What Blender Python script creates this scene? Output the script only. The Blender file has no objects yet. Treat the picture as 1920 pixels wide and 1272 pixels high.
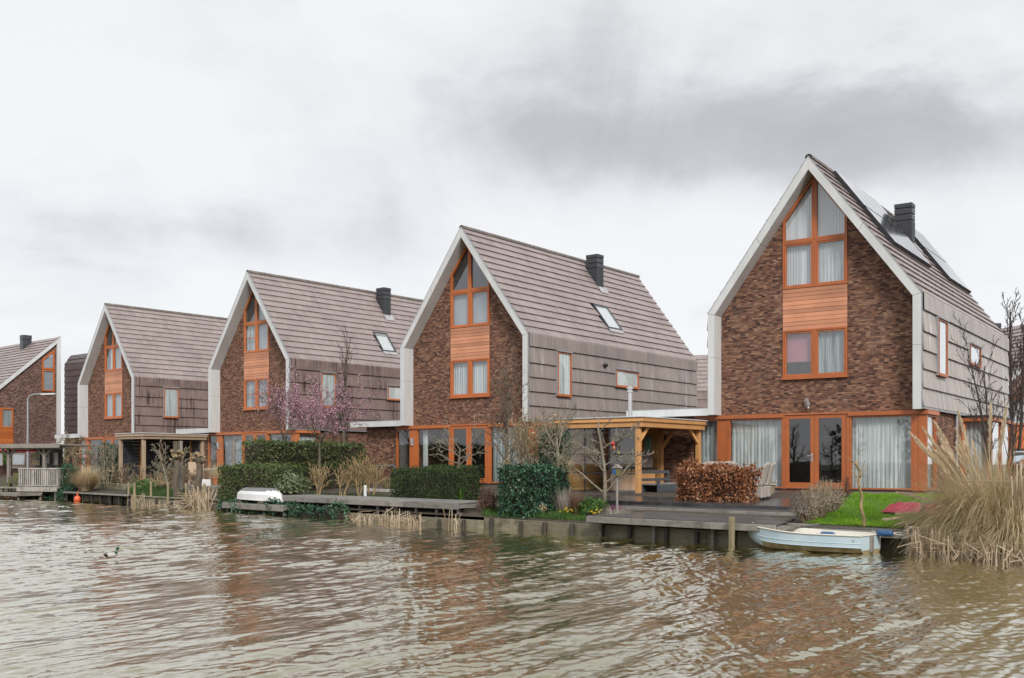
import bpy, math, random
import numpy as np
from mathutils import Vector, Matrix
R = math.radians
scene = bpy.context.scene
COL = scene.collection
# ---------------------------------------------------------------- measured camera and site
FPX, YH, EYE = 1922.0, 868.0, 1.75            # focal length and horizon row (1920 px wide frame), eye above water
Q0 = (4.43, 22.38); QD = (0.704, -0.710); QN = (0.710, 0.704)   # quay line: a point, along it, away from the water
QROT = math.atan2(QD[1], QD[0])

def at(px, d):
    """point on the line lying d metres behind the quay, seen at column px of the photograph"""
    k = (px-960)/FPX; bx = Q0[0]+QN[0]*d; by = Q0[1]+QN[1]*d
    q = (k*by-bx)/(QD[0]-QD[1]*k)
    return bx+QD[0]*q, by+QD[1]*q
def qof(px, d):
    x, y = at(px, d); return (x-Q0[0])*QD[0]+(y-Q0[1])*QD[1]
def qp(q, d): return Q0[0]+QD[0]*q+QN[0]*d, Q0[1]+QD[1]*q+QN[1]*d
def zof(py, Y): return EYE-(py-YH)*Y/FPX

# ---------------------------------------------------------------- mesh builder
class MB:
    def __init__(s): s.v = []; s.f = []; s.m = []; s.n = 0; s.mi = 0
    def add(s, vs, fs, mi=None):
        b = s.n; s.v.extend([tuple(float(c) for c in p) for p in vs]); s.n += len(vs)
        k = s.mi if mi is None else mi
        for f in fs: s.f.append(tuple(b+i for i in f)); s.m.append(k)
    def box(s, x0, x1, y0, y1, z0, z1, mi=None):
        s.add([(x0,y0,z0),(x1,y0,z0),(x1,y1,z0),(x0,y1,z0),(x0,y0,z1),(x1,y0,z1),(x1,y1,z1),(x0,y1,z1)],
              [(0,3,2,1),(4,5,6,7),(0,1,5,4),(1,2,6,5),(2,3,7,6),(3,0,4,7)], mi)
    def bbox(s, x0, x1, y0, y1, z0, z1, b=0.012, mi=None):
        """box with chamfered edges"""
        b = min(b, abs(x1-x0)*.3, abs(y1-y0)*.3, abs(z1-z0)*.3)
        vs = []; idx = {}
        for i, x in enumerate((x0, x1)):
            for j, y in enumerate((y0, y1)):
                for k, z in enumerate((z0, z1)):
                    sx, sy, sz = (1-2*i)*b, (1-2*j)*b, (1-2*k)*b
                    for a, p in enumerate(((x, y+sy, z+sz), (x+sx, y, z+sz), (x+sx, y+sy, z))):
                        idx[i,j,k,a] = len(vs); vs.append(p)
        g = lambda *t: idx[t]
        fs = []
        for i in (0,1): fs.append([g(i,0,0,0),g(i,1,0,0),g(i,1,1,0),g(i,0,1,0)])
        for j in (0,1): fs.append([g(0,j,0,1),g(1,j,0,1),g(1,j,1,1),g(0,j,1,1)])
        for k in (0,1): fs.append([g(0,0,k,2),g(1,0,k,2),g(1,1,k,2),g(0,1,k,2)])
        for j in (0,1):
            for k in (0,1): fs.append([g(0,j,k,1),g(1,j,k,1),g(1,j,k,2),g(0,j,k,2)])
        for i in (0,1):
            for k in (0,1): fs.append([g(i,0,k,0),g(i,1,k,0),g(i,1,k,2),g(i,0,k,2)])
            for j in (0,1): fs.append([g(i,j,0,0),g(i,j,1,0),g(i,j,1,1),g(i,j,0,1)])
            for j in (0,1):
                for k in (0,1): fs.append([g(i,j,k,0),g(i,j,k,1),g(i,j,k,2)])
        c = Vector(((x0+x1)/2,(y0+y1)/2,(z0+z1)/2)); out = []
        for f in fs:
            P = [Vector(vs[q]) for q in f]; nn = (P[1]-P[0]).cross(P[2]-P[0])
            if nn.dot(sum(P, Vector())/len(P)-c) < 0: f = f[::-1]
            out.append(tuple(f))
        s.add(vs, out, mi)
    def obox(s, c, ax, ay, az, mi=None):
        """box from centre and three half-axis vectors"""
        c, ax, ay, az = (Vector(q) for q in (c, ax, ay, az)); vs = []
        for k in (-1, 1):
            for i, j in ((-1,-1),(1,-1),(1,1),(-1,1)): vs.append(c+ax*i+ay*j+az*k)
        s.add(vs, [(0,3,2,1),(4,5,6,7),(0,1,5,4),(1,2,6,5),(2,3,7,6),(3,0,4,7)], mi)
    def bar(s, p, q, w, h, up=(0,0,1), mi=None):
        p, q = Vector(p), Vector(q); d = (q-p)
        if d.length < 1e-6: return
        a = d/2; x = d.normalized(); side = x.cross(Vector(up))
        if side.length < 1e-4: side = x.cross(Vector((1,0,0)))
        side.normalize(); u = side.cross(x)
        s.obox((p+q)/2, a, side*(w/2), u*(h/2), mi)
    def prism(s, poly, fr, o0, o1, mi=None, inner=None):
        """polygon (a,z) in frame fr extruded between outward offsets o0 and o1; inner = hole of as many corners"""
        n = len(poly)
        if inner is None:
            vs = [fr(a, z, o) for o in (o0, o1) for a, z in poly]
            fs = [tuple(range(n)), tuple(range(2*n-1, n-1, -1))]+[(i, n+i, n+(i+1)%n, (i+1)%n) for i in range(n)]
        else:
            vs = [fr(a, z, o) for o in (o0, o1) for pl in (poly, inner) for a, z in pl]; fs = []
            for i in range(n):
                j = (i+1) % n
                fs += [(i, j, n+j, n+i), (2*n+i, 3*n+i, 3*n+j, 2*n+j), (i, 2*n+i, 2*n+j, j), (n+i, n+j, 3*n+j, 3*n+i)]
        s.add(vs, fs, mi)
    def tube(s, pts, rs, n=6, cap=True, mi=None):
        pts = [Vector(p) for p in pts]
        if not hasattr(rs, '__len__'): rs = [rs]*len(pts)
        vs = []; prev = None
        for i, p in enumerate(pts):
            t = (pts[min(i+1, len(pts)-1)]-pts[max(i-1, 0)])
            t = t.normalized() if t.length > 1e-9 else Vector((0,0,1))
            if prev is None:
                prev = t.cross(Vector((0,0,1)))
                if prev.length < 1e-3: prev = t.cross(Vector((1,0,0)))
            a = prev-t*prev.dot(t)
            if a.length < 1e-6: a = t.orthogonal()
            a.normalize(); b = t.cross(a); prev = a
            for k in range(n):
                w = 2*math.pi*k/n; vs.append(p+(a*math.cos(w)+b*math.sin(w))*rs[i])
        fs = []
        for i in range(len(pts)-1):
            for k in range(n):
                k2 = (k+1) % n; fs.append((i*n+k, i*n+k2, (i+1)*n+k2, (i+1)*n+k))
        if cap: fs += [tuple(range(n-1, -1, -1)), tuple((len(pts)-1)*n+k for k in range(n))]
        s.add(vs, fs, mi)
    def lathe(s, prof, n=16, c=(0,0,0), mi=None):
        vs = []; fs = []
        for r, z in prof:
            for k in range(n):
                w = 2*math.pi*k/n; vs.append((c[0]+r*math.cos(w), c[1]+r*math.sin(w), c[2]+z))
        for i in range(len(prof)-1):
            for k in range(n):
                k2 = (k+1) % n; fs.append((i*n+k, i*n+k2, (i+1)*n+k2, (i+1)*n+k))
        s.add(vs, fs, mi)
    def ball(s, c, r, n=10, m=7, mi=None):
        rx, ry, rz = r if hasattr(r, '__len__') else (r, r, r)
        vs = []; fs = []
        for i in range(m+1):
            th = math.pi*i/m
            for k in range(n):
                w = 2*math.pi*k/n
                vs.append((c[0]+rx*math.sin(th)*math.cos(w), c[1]+ry*math.sin(th)*math.sin(w), c[2]+rz*math.cos(th)))
        for i in range(m):
            for k in range(n):
                k2 = (k+1) % n; fs.append((i*n+k, (i+1)*n+k, (i+1)*n+k2, i*n+k2))
        s.add(vs, fs, mi)
    def leaf(s, c, nrm, up, L, W, mi=None):
        """one small leaf: a folded diamond"""
        n = Vector(nrm).normalized(); u = Vector(up); u = u-n*u.dot(n)
        if u.length < 1e-4: u = n.orthogonal()
        u.normalize(); w = n.cross(u); c = Vector(c)
        s.add([c-u*L*.5, c+w*W*.5+n*W*.18, c+u*L*.5, c-w*W*.5+n*W*.18], [(0,1,2),(0,2,3)], mi)
    def build(s, name, mats, parent=None, loc=None, rot=None, smooth=False):
        me = bpy.data.meshes.new(name)
        me.from_pydata(s.v, [], s.f); me.update()
        for m in (mats if isinstance(mats, (list, tuple)) else [mats]): me.materials.append(m)
        if any(s.m): me.polygons.foreach_set('material_index', s.m)
        if smooth: me.polygons.foreach_set('use_smooth', [True]*len(s.f))
        o = bpy.data.objects.new(name, me); COL.objects.link(o)
        if parent is not None: o.parent = parent
        if loc is not None: o.location = loc
        if rot is not None: o.rotation_euler = (0, 0, rot)
        return o
def tag(o, label=None, cat=None, group=None, kind=None):
    for k, v in (('label', label), ('category', cat), ('group', group), ('kind', kind)):
        if v: o[k] = v
    return o
def thing(name, label, cat, loc=(0,0,0), rot=0.0, group=None):
    o = bpy.data.objects.new(name, None); COL.objects.link(o)
    o.location = loc; o.rotation_euler = (0, 0, rot); o.empty_display_size = .2
    return tag(o, label, cat, group)
def copy_tree(o, parent=None):
    c = o.copy(); COL.objects.link(c); c.parent = parent
    for ch in list(o.children): copy_tree(ch, c)
    return c

# ---------------------------------------------------------------- materials
class G:
    def __init__(s, name):
        s.m = bpy.data.materials.new(name); s.m.use_nodes = True
        s.nt = s.m.node_tree; s.nt.nodes.clear()
        s.out = s.nt.nodes.new('ShaderNodeOutputMaterial')
    def n(s, t, _p=None, **k):
        nd = s.nt.nodes.new('ShaderNode'+t)
        for a, b in (_p or {}).items(): setattr(nd, a, b)
        for a, b in k.items():
            key = int(a[1:]) if a[0] == '_' and a[1:].isdigit() else a.replace('__', ' ')
            s.set(nd.inputs[key], b)
        return nd
    def set(s, i, b):
        if isinstance(b, bpy.types.NodeSocket): s.nt.links.new(b, i)
        elif isinstance(b, bpy.types.Node): s.nt.links.new(b.outputs[0], i)
        elif isinstance(b, (tuple, list)) and len(b) == 3 and i.type == 'RGBA': i.default_value = (*b, 1)
        else: i.default_value = b
    def math(s, op, a, b=0.0, c=None):
        nd = s.nt.nodes.new('ShaderNodeMath'); nd.operation = op
        s.set(nd.inputs[0], a); s.set(nd.inputs[1], b)
        if c is not None: s.set(nd.inputs[2], c)
        return nd.outputs[0]
    def ramp(s, f, stops, mode='LINEAR'):
        nd = s.nt.nodes.new('ShaderNodeValToRGB'); cr = nd.color_ramp; cr.interpolation = mode
        while len(cr.elements) < len(stops): cr.elements.new(.5)
        for e, (p, c) in zip(cr.elements, stops):
            e.position = p; e.color = (*c, 1) if hasattr(c, '__len__') else (c, c, c, 1)
        s.set(nd.inputs[0], f); return nd.outputs[0]
    def mix(s, f, a, b, blend='MIX'):
        nd = s.nt.nodes.new('ShaderNodeMix'); nd.data_type = 'RGBA'; nd.blend_type = blend
        s.set(nd.inputs[0], f); s.set(nd.inputs[6], a); s.set(nd.inputs[7], b); return nd.outputs[2]
    def coord(s, k='Object', scale=None, rot=None):
        c = s.nt.nodes.new('ShaderNodeTexCoord').outputs[k]
        if scale is None and rot is None: return c
        mp = s.nt.nodes.new('ShaderNodeMapping'); s.set(mp.inputs[0], c)
        if scale is not None: mp.inputs['Scale'].default_value = scale
        if rot is not None: mp.inputs['Rotation'].default_value = rot
        return mp.outputs[0]
    def noise(s, vec, scale, detail=4.0, rough=.55, dist=0.0):
        return s.n('TexNoise', Vector=vec, Scale=scale, Detail=detail, Roughness=rough, Distortion=dist).outputs[0]
    def bump(s, h, strength=.3, dist=.01):
        return s.n('Bump', Height=h, Strength=strength, Distance=dist).outputs[0]
    def island(s): return s.nt.nodes.new('ShaderNodeNewGeometry').outputs['Random Per Island']
    def finish(s, shader):
        s.nt.links.new(shader if isinstance(shader, bpy.types.NodeSocket) else shader.outputs[0], s.out.inputs[0]); return s.m
    def pr(s, col, rough=.6, normal=None, **k):
        nd = s.n('BsdfPrincipled', Base__Color=col, Roughness=rough, **k)
        if normal is not None: s.set(nd.inputs['Normal'], normal)
        return s.finish(nd)
def lerp3(a, b, t): return tuple(x+(y-x)*t for x, y in zip(a, b))
def mul(c, k): return tuple(x*k for x in c)
def m_var(name, c1, c2, scale=6.0, rough=.6, bump=.15, stretch=(1,1,1), island=0.0, metallic=0.0, bd=.01, spec=.5):
    g = G(name); co = g.coord('Object', stretch)
    nz = g.noise(co, scale, 6.0, .62)
    f = g.ramp(nz, [(.32, 0.0), (.68, 1.0)])
    col = g.mix(f, c1, c2)
    if island: 
        k = g.math('MULTIPLY_ADD', g.island(), 2*island, 1-island)
        kk = g.n('CombineXYZ', X=k, Y=k, Z=k).outputs[0]; col = g.mix(1.0, col, kk, 'MULTIPLY')
    return g.pr(col, rough, g.bump(nz, bump, bd), Metallic=metallic, Specular__IOR__Level=spec)
def m_fascia(name):
    g = G(name); nz = g.noise(g.coord('Object', (1,1,.25)), 1.6, 5.0)
    col = g.mix(g.ramp(nz, [(.35, 0.0), (.65, 1.0)]), (.58,.59,.595), (.69,.7,.705))
    gr = g.ramp(g.noise(g.coord('Object', (2.2,2.2,.5)), 1.3, 6.0, .7), [(.58, 0.0), (.78, 1.0)])
    col = g.mix(g.math('MULTIPLY', gr, .4), col, (.36,.36,.3))
    return g.pr(col, .45, g.bump(nz, .04, .01))
def m_wood(name, c1, c2, axis='x', rough=.65, bump=.3, dirt=None):
    """weathered or painted timber with a grain along one axis and a tone of its own for every board"""
    g = G(name); st = {'x': (1.2, 14, 14), 'y': (14, 1.2, 14), 'z': (14, 14, 1.2)}[axis]
    nz = g.noise(g.coord('Object', st), 2.2, 6.0, .65, .6)
    big = g.noise(g.coord(), 1.3, 3.0)
    col = g.mix(g.ramp(nz, [(.3, 0.0), (.7, 1.0)]), c1, c2)
    k = g.math('MULTIPLY_ADD', g.island(), .45, .76)
    k = g.math('MULTIPLY', k, g.math('MULTIPLY_ADD', big, .5, .75))
    col = g.mix(1.0, col, g.n('CombineXYZ', X=k, Y=k, Z=k).outputs[0], 'MULTIPLY')
    if dirt: col = g.mix(g.math('MULTIPLY', g.ramp(g.noise(g.coord(), 2.6, 5.0), [(.5, 0.0), (.72, 1.0)]), .75), col, dirt)
    return g.pr(col, rough, g.bump(nz, bump, .006))
def m_leaf(name, stops, rough=.5, trans=.25, scale=1.2):
    """leaves: every leaf its own tone, clumps a little lighter and darker"""
    g = G(name)
    big = g.noise(g.coord(), scale, 2.0)
    f = g.math('ADD', g.math('MULTIPLY', g.island(), .72), g.math('MULTIPLY_ADD', big, .9, -.3))
    col = g.ramp(f, stops)
    a = g.n('BsdfPrincipled', Base__Color=col, Roughness=rough, Specular__IOR__Level=.35)
    b = g.n('BsdfTranslucent', Color=col)
    return g.finish(g.n('MixShader', _0=trans, _1=a, _2=b))
def m_brick(name, stops, mortar=(.075,.058,.05), bw=.15, bh=.056):
    g = G(name); co = g.coord()
    x, y, z = (g.n('SeparateXYZ', Vector=co).outputs[i] for i in range(3))
    nx = g.n('SeparateXYZ', Vector=g.coord('Normal')).outputs[0]
    side = g.math('GREATER_THAN', g.math('ABSOLUTE', nx), .6)
    a = g.math('ADD', g.math('MULTIPLY', x, g.math('SUBTRACT', 1.0, side)), g.math('MULTIPLY', y, side))
    wob = g.math('MULTIPLY', g.math('SUBTRACT', g.noise(co, 9.0, 2.0), .5), .012)
    zz = g.math('DIVIDE', g.math('ADD', z, wob), bh); row = g.math('FLOOR', zz)
    rr = g.n('TexWhiteNoise', {'noise_dimensions': '1D'}, W=row).outputs[0]
    u = g.math('ADD', g.math('DIVIDE', a, bw), g.math('MULTIPLY', rr, 7.0)); cl = g.math('FLOOR', u)
    h = g.n('TexWhiteNoise', {'noise_dimensions': '3D'}, Vector=g.n('CombineXYZ', X=cl, Y=row, Z=side).outputs[0]).outputs[0]
    big = g.noise(co, .9, 3.0)
    hh = g.math('ADD', g.math('MULTIPLY', h, .9), g.math('MULTIPLY_ADD', big, .12, -.02))
    col = g.ramp(hh, stops)
    fine = g.noise(co, 38.0, 3.0)
    k = g.math('MULTIPLY_ADD', fine, .9, .55)
    col = g.mix(1.0, col, g.n('CombineXYZ', X=k, Y=k, Z=k).outputs[0], 'MULTIPLY')
    fu = g.math('FRACT', u); fz = g.math('FRACT', zz)
    du = g.math('MULTIPLY', g.math('MINIMUM', fu, g.math('SUBTRACT', 1.0, fu)), bw)
    dz = g.math('MULTIPLY', g.math('MINIMUM', fz, g.math('SUBTRACT', 1.0, fz)), bh)
    e = g.math('MINIMUM', du, dz)
    mk = g.math('SMOOTH_MIN', g.math('DIVIDE', e, .008), 1.0, .3)
    col = g.mix(mk, mortar, col)
    ef = g.ramp(g.noise(g.coord('Object', (1.3,1.3,.5)), .9, 6.0, .7), [(.54, 0.0), (.74, 1.0)])
    col = g.mix(g.math('MULTIPLY', ef, .28), col, (.3,.24,.2))
    ht = g.math('ADD', mk, g.math('MULTIPLY', h, .7)); ht = g.math('ADD', ht, g.math('MULTIPLY', fine, .5))
    return g.pr(col, .8, g.bump(ht, .8, .011), Specular__IOR__Level=.25)
def m_tile(name, c, streak=None, wall=False, rough=.42, amt=.6, thr=.58):
    g = G(name); co = g.coord()
    isl = g.island(); big = g.noise(co, .55, 4.0)
    k = g.math('ADD', g.math('MULTIPLY_ADD', isl, .18, .82), g.math('MULTIPLY_ADD', big, .5, -.2))
    col = g.mix(1.0, c, g.n('CombineXYZ', X=k, Y=k, Z=k).outputs[0], 'MULTIPLY')
    st = g.noise(g.coord('Object', (.3, 6.5, .3)), 1.0, 5.0, .65)
    if streak:
        wide = g.noise(co, .8, 2.0)
        f = g.math('MULTIPLY', g.ramp(st, [(thr, 0.0), (thr+.16, 1.0)]), g.ramp(wide, [(.42, 0.0), (.56, 1.0)]))
        col = g.mix(g.math('MULTIPLY', f, amt), col, streak)
    fine = g.noise(co, 22.0, 4.0)
    rg = g.math('MULTIPLY_ADD', fine, .25, rough-.1)
    return g.pr(col, rg, g.bump(fine, .12, .006), Specular__IOR__Level=.6)
def m_glass(name, boost=1.5, tint=(.93,.96,.96)):
    g = G(name); 
    nz = g.noise(g.coord(), .9, 1.0)
    geo = g.nt.nodes.new('ShaderNodeNewGeometry')
    dt = g.nt.nodes.new('ShaderNodeVectorMath'); dt.operation = 'DOT_PRODUCT'; g.set(dt.inputs[0], geo.outputs['Incoming']); g.set(dt.inputs[1], geo.outputs['Normal'])
    sch = g.math('POWER', g.math('SUBTRACT', 1.0, g.math('ABSOLUTE', dt.outputs['Value'])), 5.0)
    f = g.math('MINIMUM', g.math('MULTIPLY', g.math('MULTIPLY_ADD', sch, .93, .065), boost), 1.0)
    return g.finish(g.n('MixShader', _0=f, _1=g.n('BsdfTransparent', Color=tint), _2=g.n('BsdfGlossy', Color=(.95,.97,1), Roughness=.012, Normal=g.bump(nz, .05, .02))))
def m_sheer(name, col=(.8,.85,.85), lo=.5, hi=1.0, scale=9.0):
    """net curtain: vertical threads of uneven density"""
    g = G(name); st = g.noise(g.coord('Object', (1, 1, .045)), scale, 4.0, .7)
    a = g.ramp(st, [(.34, lo), (.62, hi)])
    d = g.n('MixShader', _0=.12, _1=g.n('BsdfDiffuse', Color=col), _2=g.n('BsdfTranslucent', Color=col))
    return g.finish(g.n('MixShader', _0=a, _1=g.n('BsdfTransparent'), _2=d))
M = {}
M['brick'] = m_brick('brick', [(0, (.04,.024,.022)), (.15, (.095,.048,.038)), (.42, (.19,.09,.06)), (.72, (.26,.13,.085)), (.9, (.33,.19,.122)), (1, (.44,.28,.185))], mortar=(.15,.108,.085))
M['brick_pale'] = m_brick('brick_pale', [(0, (.06,.038,.035)), (.3, (.12,.065,.055)), (.6, (.2,.11,.09)), (1, (.34,.22,.17))], mortar=(.1,.08,.07))
M['tile'] = m_tile('roof_tile', (.305,.252,.242), (.17,.135,.125), True, amt=.22, thr=.5)
M['tile_white'] = m_tile('wall_tile_white_streaks', (.28,.234,.216), (.66,.64,.62), True, amt=.4, thr=.52)
M['tile_pale'] = m_tile('wall_tile_pale_streaks', (.4,.35,.325), (.75,.73,.71), True, amt=.75, thr=.52)
M['tile_brown'] = m_tile('wall_tile_brown_streaks', (.235,.168,.152), (.05,.024,.018), True, amt=.95, thr=.46)
M['tile_dark'] = m_tile('dark_tile', (.085,.06,.062))
M['ridge'] = m_var('ridge_tile', (.13,.105,.095), (.21,.19,.165), 5.0, .6, .2, island=.15)
M['fascia'] = m_fascia('white_composite_panel')
M['zinc'] = m_var('zinc', (.33,.34,.36), (.45,.46,.48), 3.0, .45, .05, metallic=.4)
M['lead'] = m_var('lead_flashing', (.3,.3,.31), (.5,.5,.5), 6.0, .5, .2)
M['orange'] = m_wood('orange_painted_timber', (.45,.125,.034), (.53,.155,.043), 'z', .42, .06)
M['orange_one'] = m_wood('red_brown_painted_timber', (.4,.115,.036), (.47,.14,.046), 'z', .45, .1, (.3,.1,.04)); M['orange_two'] = M['orange']
M['orange_three'] = m_wood('sun_faded_orange_timber', (.48,.15,.05), (.55,.185,.065), 'z', .5, .1, (.38,.14,.06))
M['orange_board'] = m_wood('orange_boarding', (.56,.245,.135), (.62,.28,.16), 'x', .5, .08)
M['dark_metal'] = m_var('dark_grey_steel', (.028,.031,.036), (.05,.054,.062), 2.0, .4, .04, (1,1,.4), spec=.6)
M['black'] = m_var('black_coating', (.012,.012,.013), (.03,.03,.032), 5.0, .55, .08)
M['interior'] = m_var('dim_interior', (.12,.115,.11), (.2,.19,.18), 1.0, .9, .02)
M['glass'] = m_glass('window_glass', 1.9)
M['glass_high'] = m_glass('upper_window_glass', 2.6, (.92,.95,.96))
M['sheer'] = m_sheer('net_curtain')
M['sheer_thin'] = m_sheer('thin_net_curtain', (.66,.74,.75), .2, .85, 7.0)
M['blind'] = m_sheer('pale_blind', (.83,.84,.86), .9, 1.0, 12.0)
M['pink'] = m_var('pink_blind', (.42,.16,.2), (.5,.2,.24), 2.0, .8, .05)
M['panel_grey'] = m_var('grey_roller_blind', (.35,.38,.42), (.44,.47,.5), 2.0, .8, .03)
M['white'] = m_var('white_paint', (.68,.68,.67), (.78,.78,.77), 3.0, .5, .06)
M['steel'] = m_var('stainless_steel', (.55,.56,.58), (.7,.7,.72), 4.0, .3, .04, (1,1,.2), metallic=.7)
M['solar'] = None
def m_solar():
    g = G('solar_panel'); c = g.coord()
    x, y, z = (g.n('SeparateXYZ', Vector=c).outputs[i] for i in range(3))
    f = g.math('ABSOLUTE', g.math('SUBTRACT', g.math('FRACT', g.math('MULTIPLY', y, 6.2)), .5))
    ln = g.math('GREATER_THAN', f, .47)
    return g.pr(g.mix(ln, (.018,.02,.03), (.3,.31,.33)), .12, None, Specular__IOR__Level=1.0, Coat__Weight=1.0, Coat__Roughness=.06, Coat__IOR=1.7)
M['solar'] = m_solar()
M['pine'] = m_wood('golden_douglas_timber', (.62,.3,.105), (.74,.4,.165), 'z', .55, .15)
M['pine_dark'] = m_wood('golden_wall_boards', (.54,.29,.1), (.64,.37,.14), 'x', .6, .2)
M['grey_wood'] = m_wood('weathered_grey_timber', (.2,.185,.165), (.36,.335,.3), 'x', .75, .4, (.06,.06,.04))
M['pale_wood'] = m_wood('pale_silvered_timber', (.36,.33,.3), (.52,.49,.46), 'z', .7, .3, (.16,.14,.11))
M['deck'] = m_wood('wet_dark_decking', (.05,.047,.046), (.105,.1,.1), 'x', .28, .25)
M['deck_grey'] = m_wood('grey_decking', (.15,.145,.135), (.27,.26,.245), 'x', .5, .35)
M['quay_wood'] = m_wood('mossy_retaining_boards', (.17,.15,.1), (.34,.3,.215), 'x', .8, .45, (.05,.06,.022))
M['post_dark'] = m_wood('wet_dark_post', (.025,.022,.018), (.06,.05,.04), 'z', .6, .3)
M['post_tan'] = m_wood('tan_stake', (.2,.16,.09), (.38,.32,.2), 'z', .8, .3, (.1,.12,.03))
M['pav'] = m_var('wet_terrace_slabs', (.03,.03,.032), (.075,.074,.075), 2.2, .22, .2)
M['soil'] = m_var('garden_soil', (.035,.026,.018), (.08,.062,.042), 3.5, .95, .6, bd=.03)
M['bark'] = m_var('grey_brown_bark', (.075,.058,.042), (.17,.14,.105), 14.0, .9, .5, (1,1,.3))
M['bark_pale'] = m_var('pale_lichen_bark', (.13,.11,.075), (.3,.265,.2), 10.0, .9, .4, (1,1,.4))
M['bark_gold'] = m_var('golden_bark', (.2,.14,.06), (.42,.31,.16), 8.0, .8, .3, (1,1,.4))
M['bark_dark'] = m_var('dark_bark', (.03,.022,.02), (.085,.06,.05), 10.0, .9, .4, (1,1,.3))
M['leaf_ivy'] = m_leaf('ivy_leaf', [(0, (.01,.03,.018)), (.45, (.03,.085,.045)), (.8, (.07,.16,.085)), (1, (.2,.3,.19))], .32, .12)
M['leaf_hedge'] = m_leaf('hedge_leaf', [(0, (.02,.032,.011)), (.45, (.07,.105,.03)), (.8, (.15,.2,.065)), (1, (.36,.38,.19))], .45, .18)
M['leaf_yew'] = m_leaf('yew_needle', [(0, (.01,.02,.007)), (.5, (.03,.058,.015)), (.85, (.065,.105,.026)), (1, (.15,.18,.05))], .6, .1, 2.0)
M['leaf_rhodo'] = m_leaf('rhododendron_leaf', [(0, (.03,.05,.02)), (.4, (.1,.14,.06)), (.75, (.22,.26,.14)), (1, (.42,.44,.3))], .35, .15)
M['leaf_green'] = m_leaf('bright_green_leaf', [(0, (.02,.05,.01)), (.5, (.06,.14,.025)), (1, (.17,.29,.06))], .45, .25)
M['leaf_copper'] = m_leaf('copper_beech_leaf', [(0, (.09,.03,.013)), (.35, (.25,.09,.037)), (.7, (.45,.2,.095)), (1, (.66,.42,.26))], .5, .2)
M['leaf_brown'] = m_leaf('dead_brown_leaf', [(0, (.06,.03,.018)), (.5, (.16,.085,.05)), (1, (.3,.18,.11))], .7, .2)
M['blossom'] = m_leaf('pink_blossom', [(0, (.36,.15,.22)), (.4, (.58,.31,.41)), (.8, (.76,.5,.6)), (1, (.88,.7,.77))], .7, .35)
M['straw'] = m_leaf('straw_blade', [(0, (.26,.19,.1)), (.4, (.52,.4,.235)), (.75, (.7,.58,.38)), (1, (.84,.74,.55))], .65, .25, .9)
M['straw_green'] = m_leaf('olive_blade', [(0, (.1,.1,.035)), (.5, (.25,.22,.1)), (1, (.45,.38,.2))], .6, .25, .9)
M['plume'] = m_leaf('pampas_plume', [(0, (.5,.39,.25)), (.5, (.72,.6,.43)), (1, (.88,.78,.62))], .8, .35)
M['reed'] = m_leaf('dead_reed', [(0, (.28,.19,.12)), (.5, (.5,.39,.27)), (1, (.74,.63,.49))], .7, .1)
M['heather_grey'] = m_leaf('silvery_lavender', [(0, (.17,.13,.1)), (.5, (.38,.33,.28)), (1, (.66,.6,.54))], .8, .2)
M['heather_pink'] = m_leaf('heather_flower', [(0, (.1,.02,.06)), (.5, (.24,.06,.16)), (1, (.4,.14,.3))], .7, .2)
M['twig_tan'] = m_leaf('tan_twig', [(0, (.12,.085,.05)), (.5, (.26,.2,.12)), (1, (.45,.38,.25))], .85, .05)
M['twig_grey'] = m_leaf('grey_twig', [(0, (.05,.04,.03)), (.5, (.12,.095,.07)), (1, (.24,.2,.155))], .85, .05)
M['yellow'] = m_leaf('yellow_petal', [(0, (.6,.38,.02)), (1, (.85,.62,.05))], .6, .3)
M['grass'] = m_leaf('grass_blade', [(0, (.13,.13,.03)), (.12, (.06,.13,.008)), (.5, (.15,.32,.014)), (.85, (.27,.46,.03)), (1, (.42,.5,.1))], .6, .3, .5)
M['grass_dark'] = m_leaf('dark_ground_cover', [(0, (.015,.035,.01)), (.5, (.045,.09,.025)), (1, (.12,.18,.06))], .6, .2, .8)
M['wicker'] = m_var('pale_wicker', (.26,.22,.185), (.52,.47,.42), 26.0, .8, .6, (1,1,2.5))
M['grey_paint'] = m_var('blue_grey_paint', (.055,.063,.075), (.09,.1,.115), 4.0, .5, .1)
M['boat_blue'] = m_var('pale_blue_gelcoat', (.53,.69,.78), (.63,.76,.83), 3.0, .25, .04)
M['boat_cream'] = m_var('cream_gelcoat', (.68,.65,.56), (.78,.76,.7), 3.0, .35, .05)
M['boat_white'] = m_var('white_gelcoat', (.66,.66,.66), (.74,.74,.75), 3.0, .3, .04)
M['rub'] = m_var('grey_brown_rubbing_strake', (.2,.17,.15), (.32,.29,.26), 6.0, .6, .1)
M['algae'] = m_var('algae_stained_hull', (.24,.18,.08), (.45,.38,.24), 5.0, .6, .15)
M['fender'] = m_var('blue_vinyl', (.02,.07,.19), (.035,.11,.26), 4.0, .3, .03)
M['rope'] = m_var('pale_rope', (.4,.38,.33), (.6,.57,.5), 30.0, .9, .4)
M['tarp'] = m_var('faded_red_tarpaulin', (.26,.018,.038), (.38,.04,.075), 2.5, .5, .5, (1,1,2), bd=.03)
M['bag'] = m_var('blue_black_membrane', (.02,.022,.03), (.05,.053,.065), 3.0, .4, .2)
M['red'] = m_var('red_awning', (.5,.02,.03), (.6,.04,.05), 3.0, .6, .05)
M['orange_float'] = m_var('orange_buoy_plastic', (.65,.09,.03), (.75,.14,.05), 3.0, .4, .05)
M['terracotta'] = m_var('terracotta', (.35,.12,.05), (.48,.19,.09), 5.0, .8, .1)
M['stone_white'] = m_var('pale_stone', (.4,.38,.34), (.6,.58,.54), 4.0, .8, .2)
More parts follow.
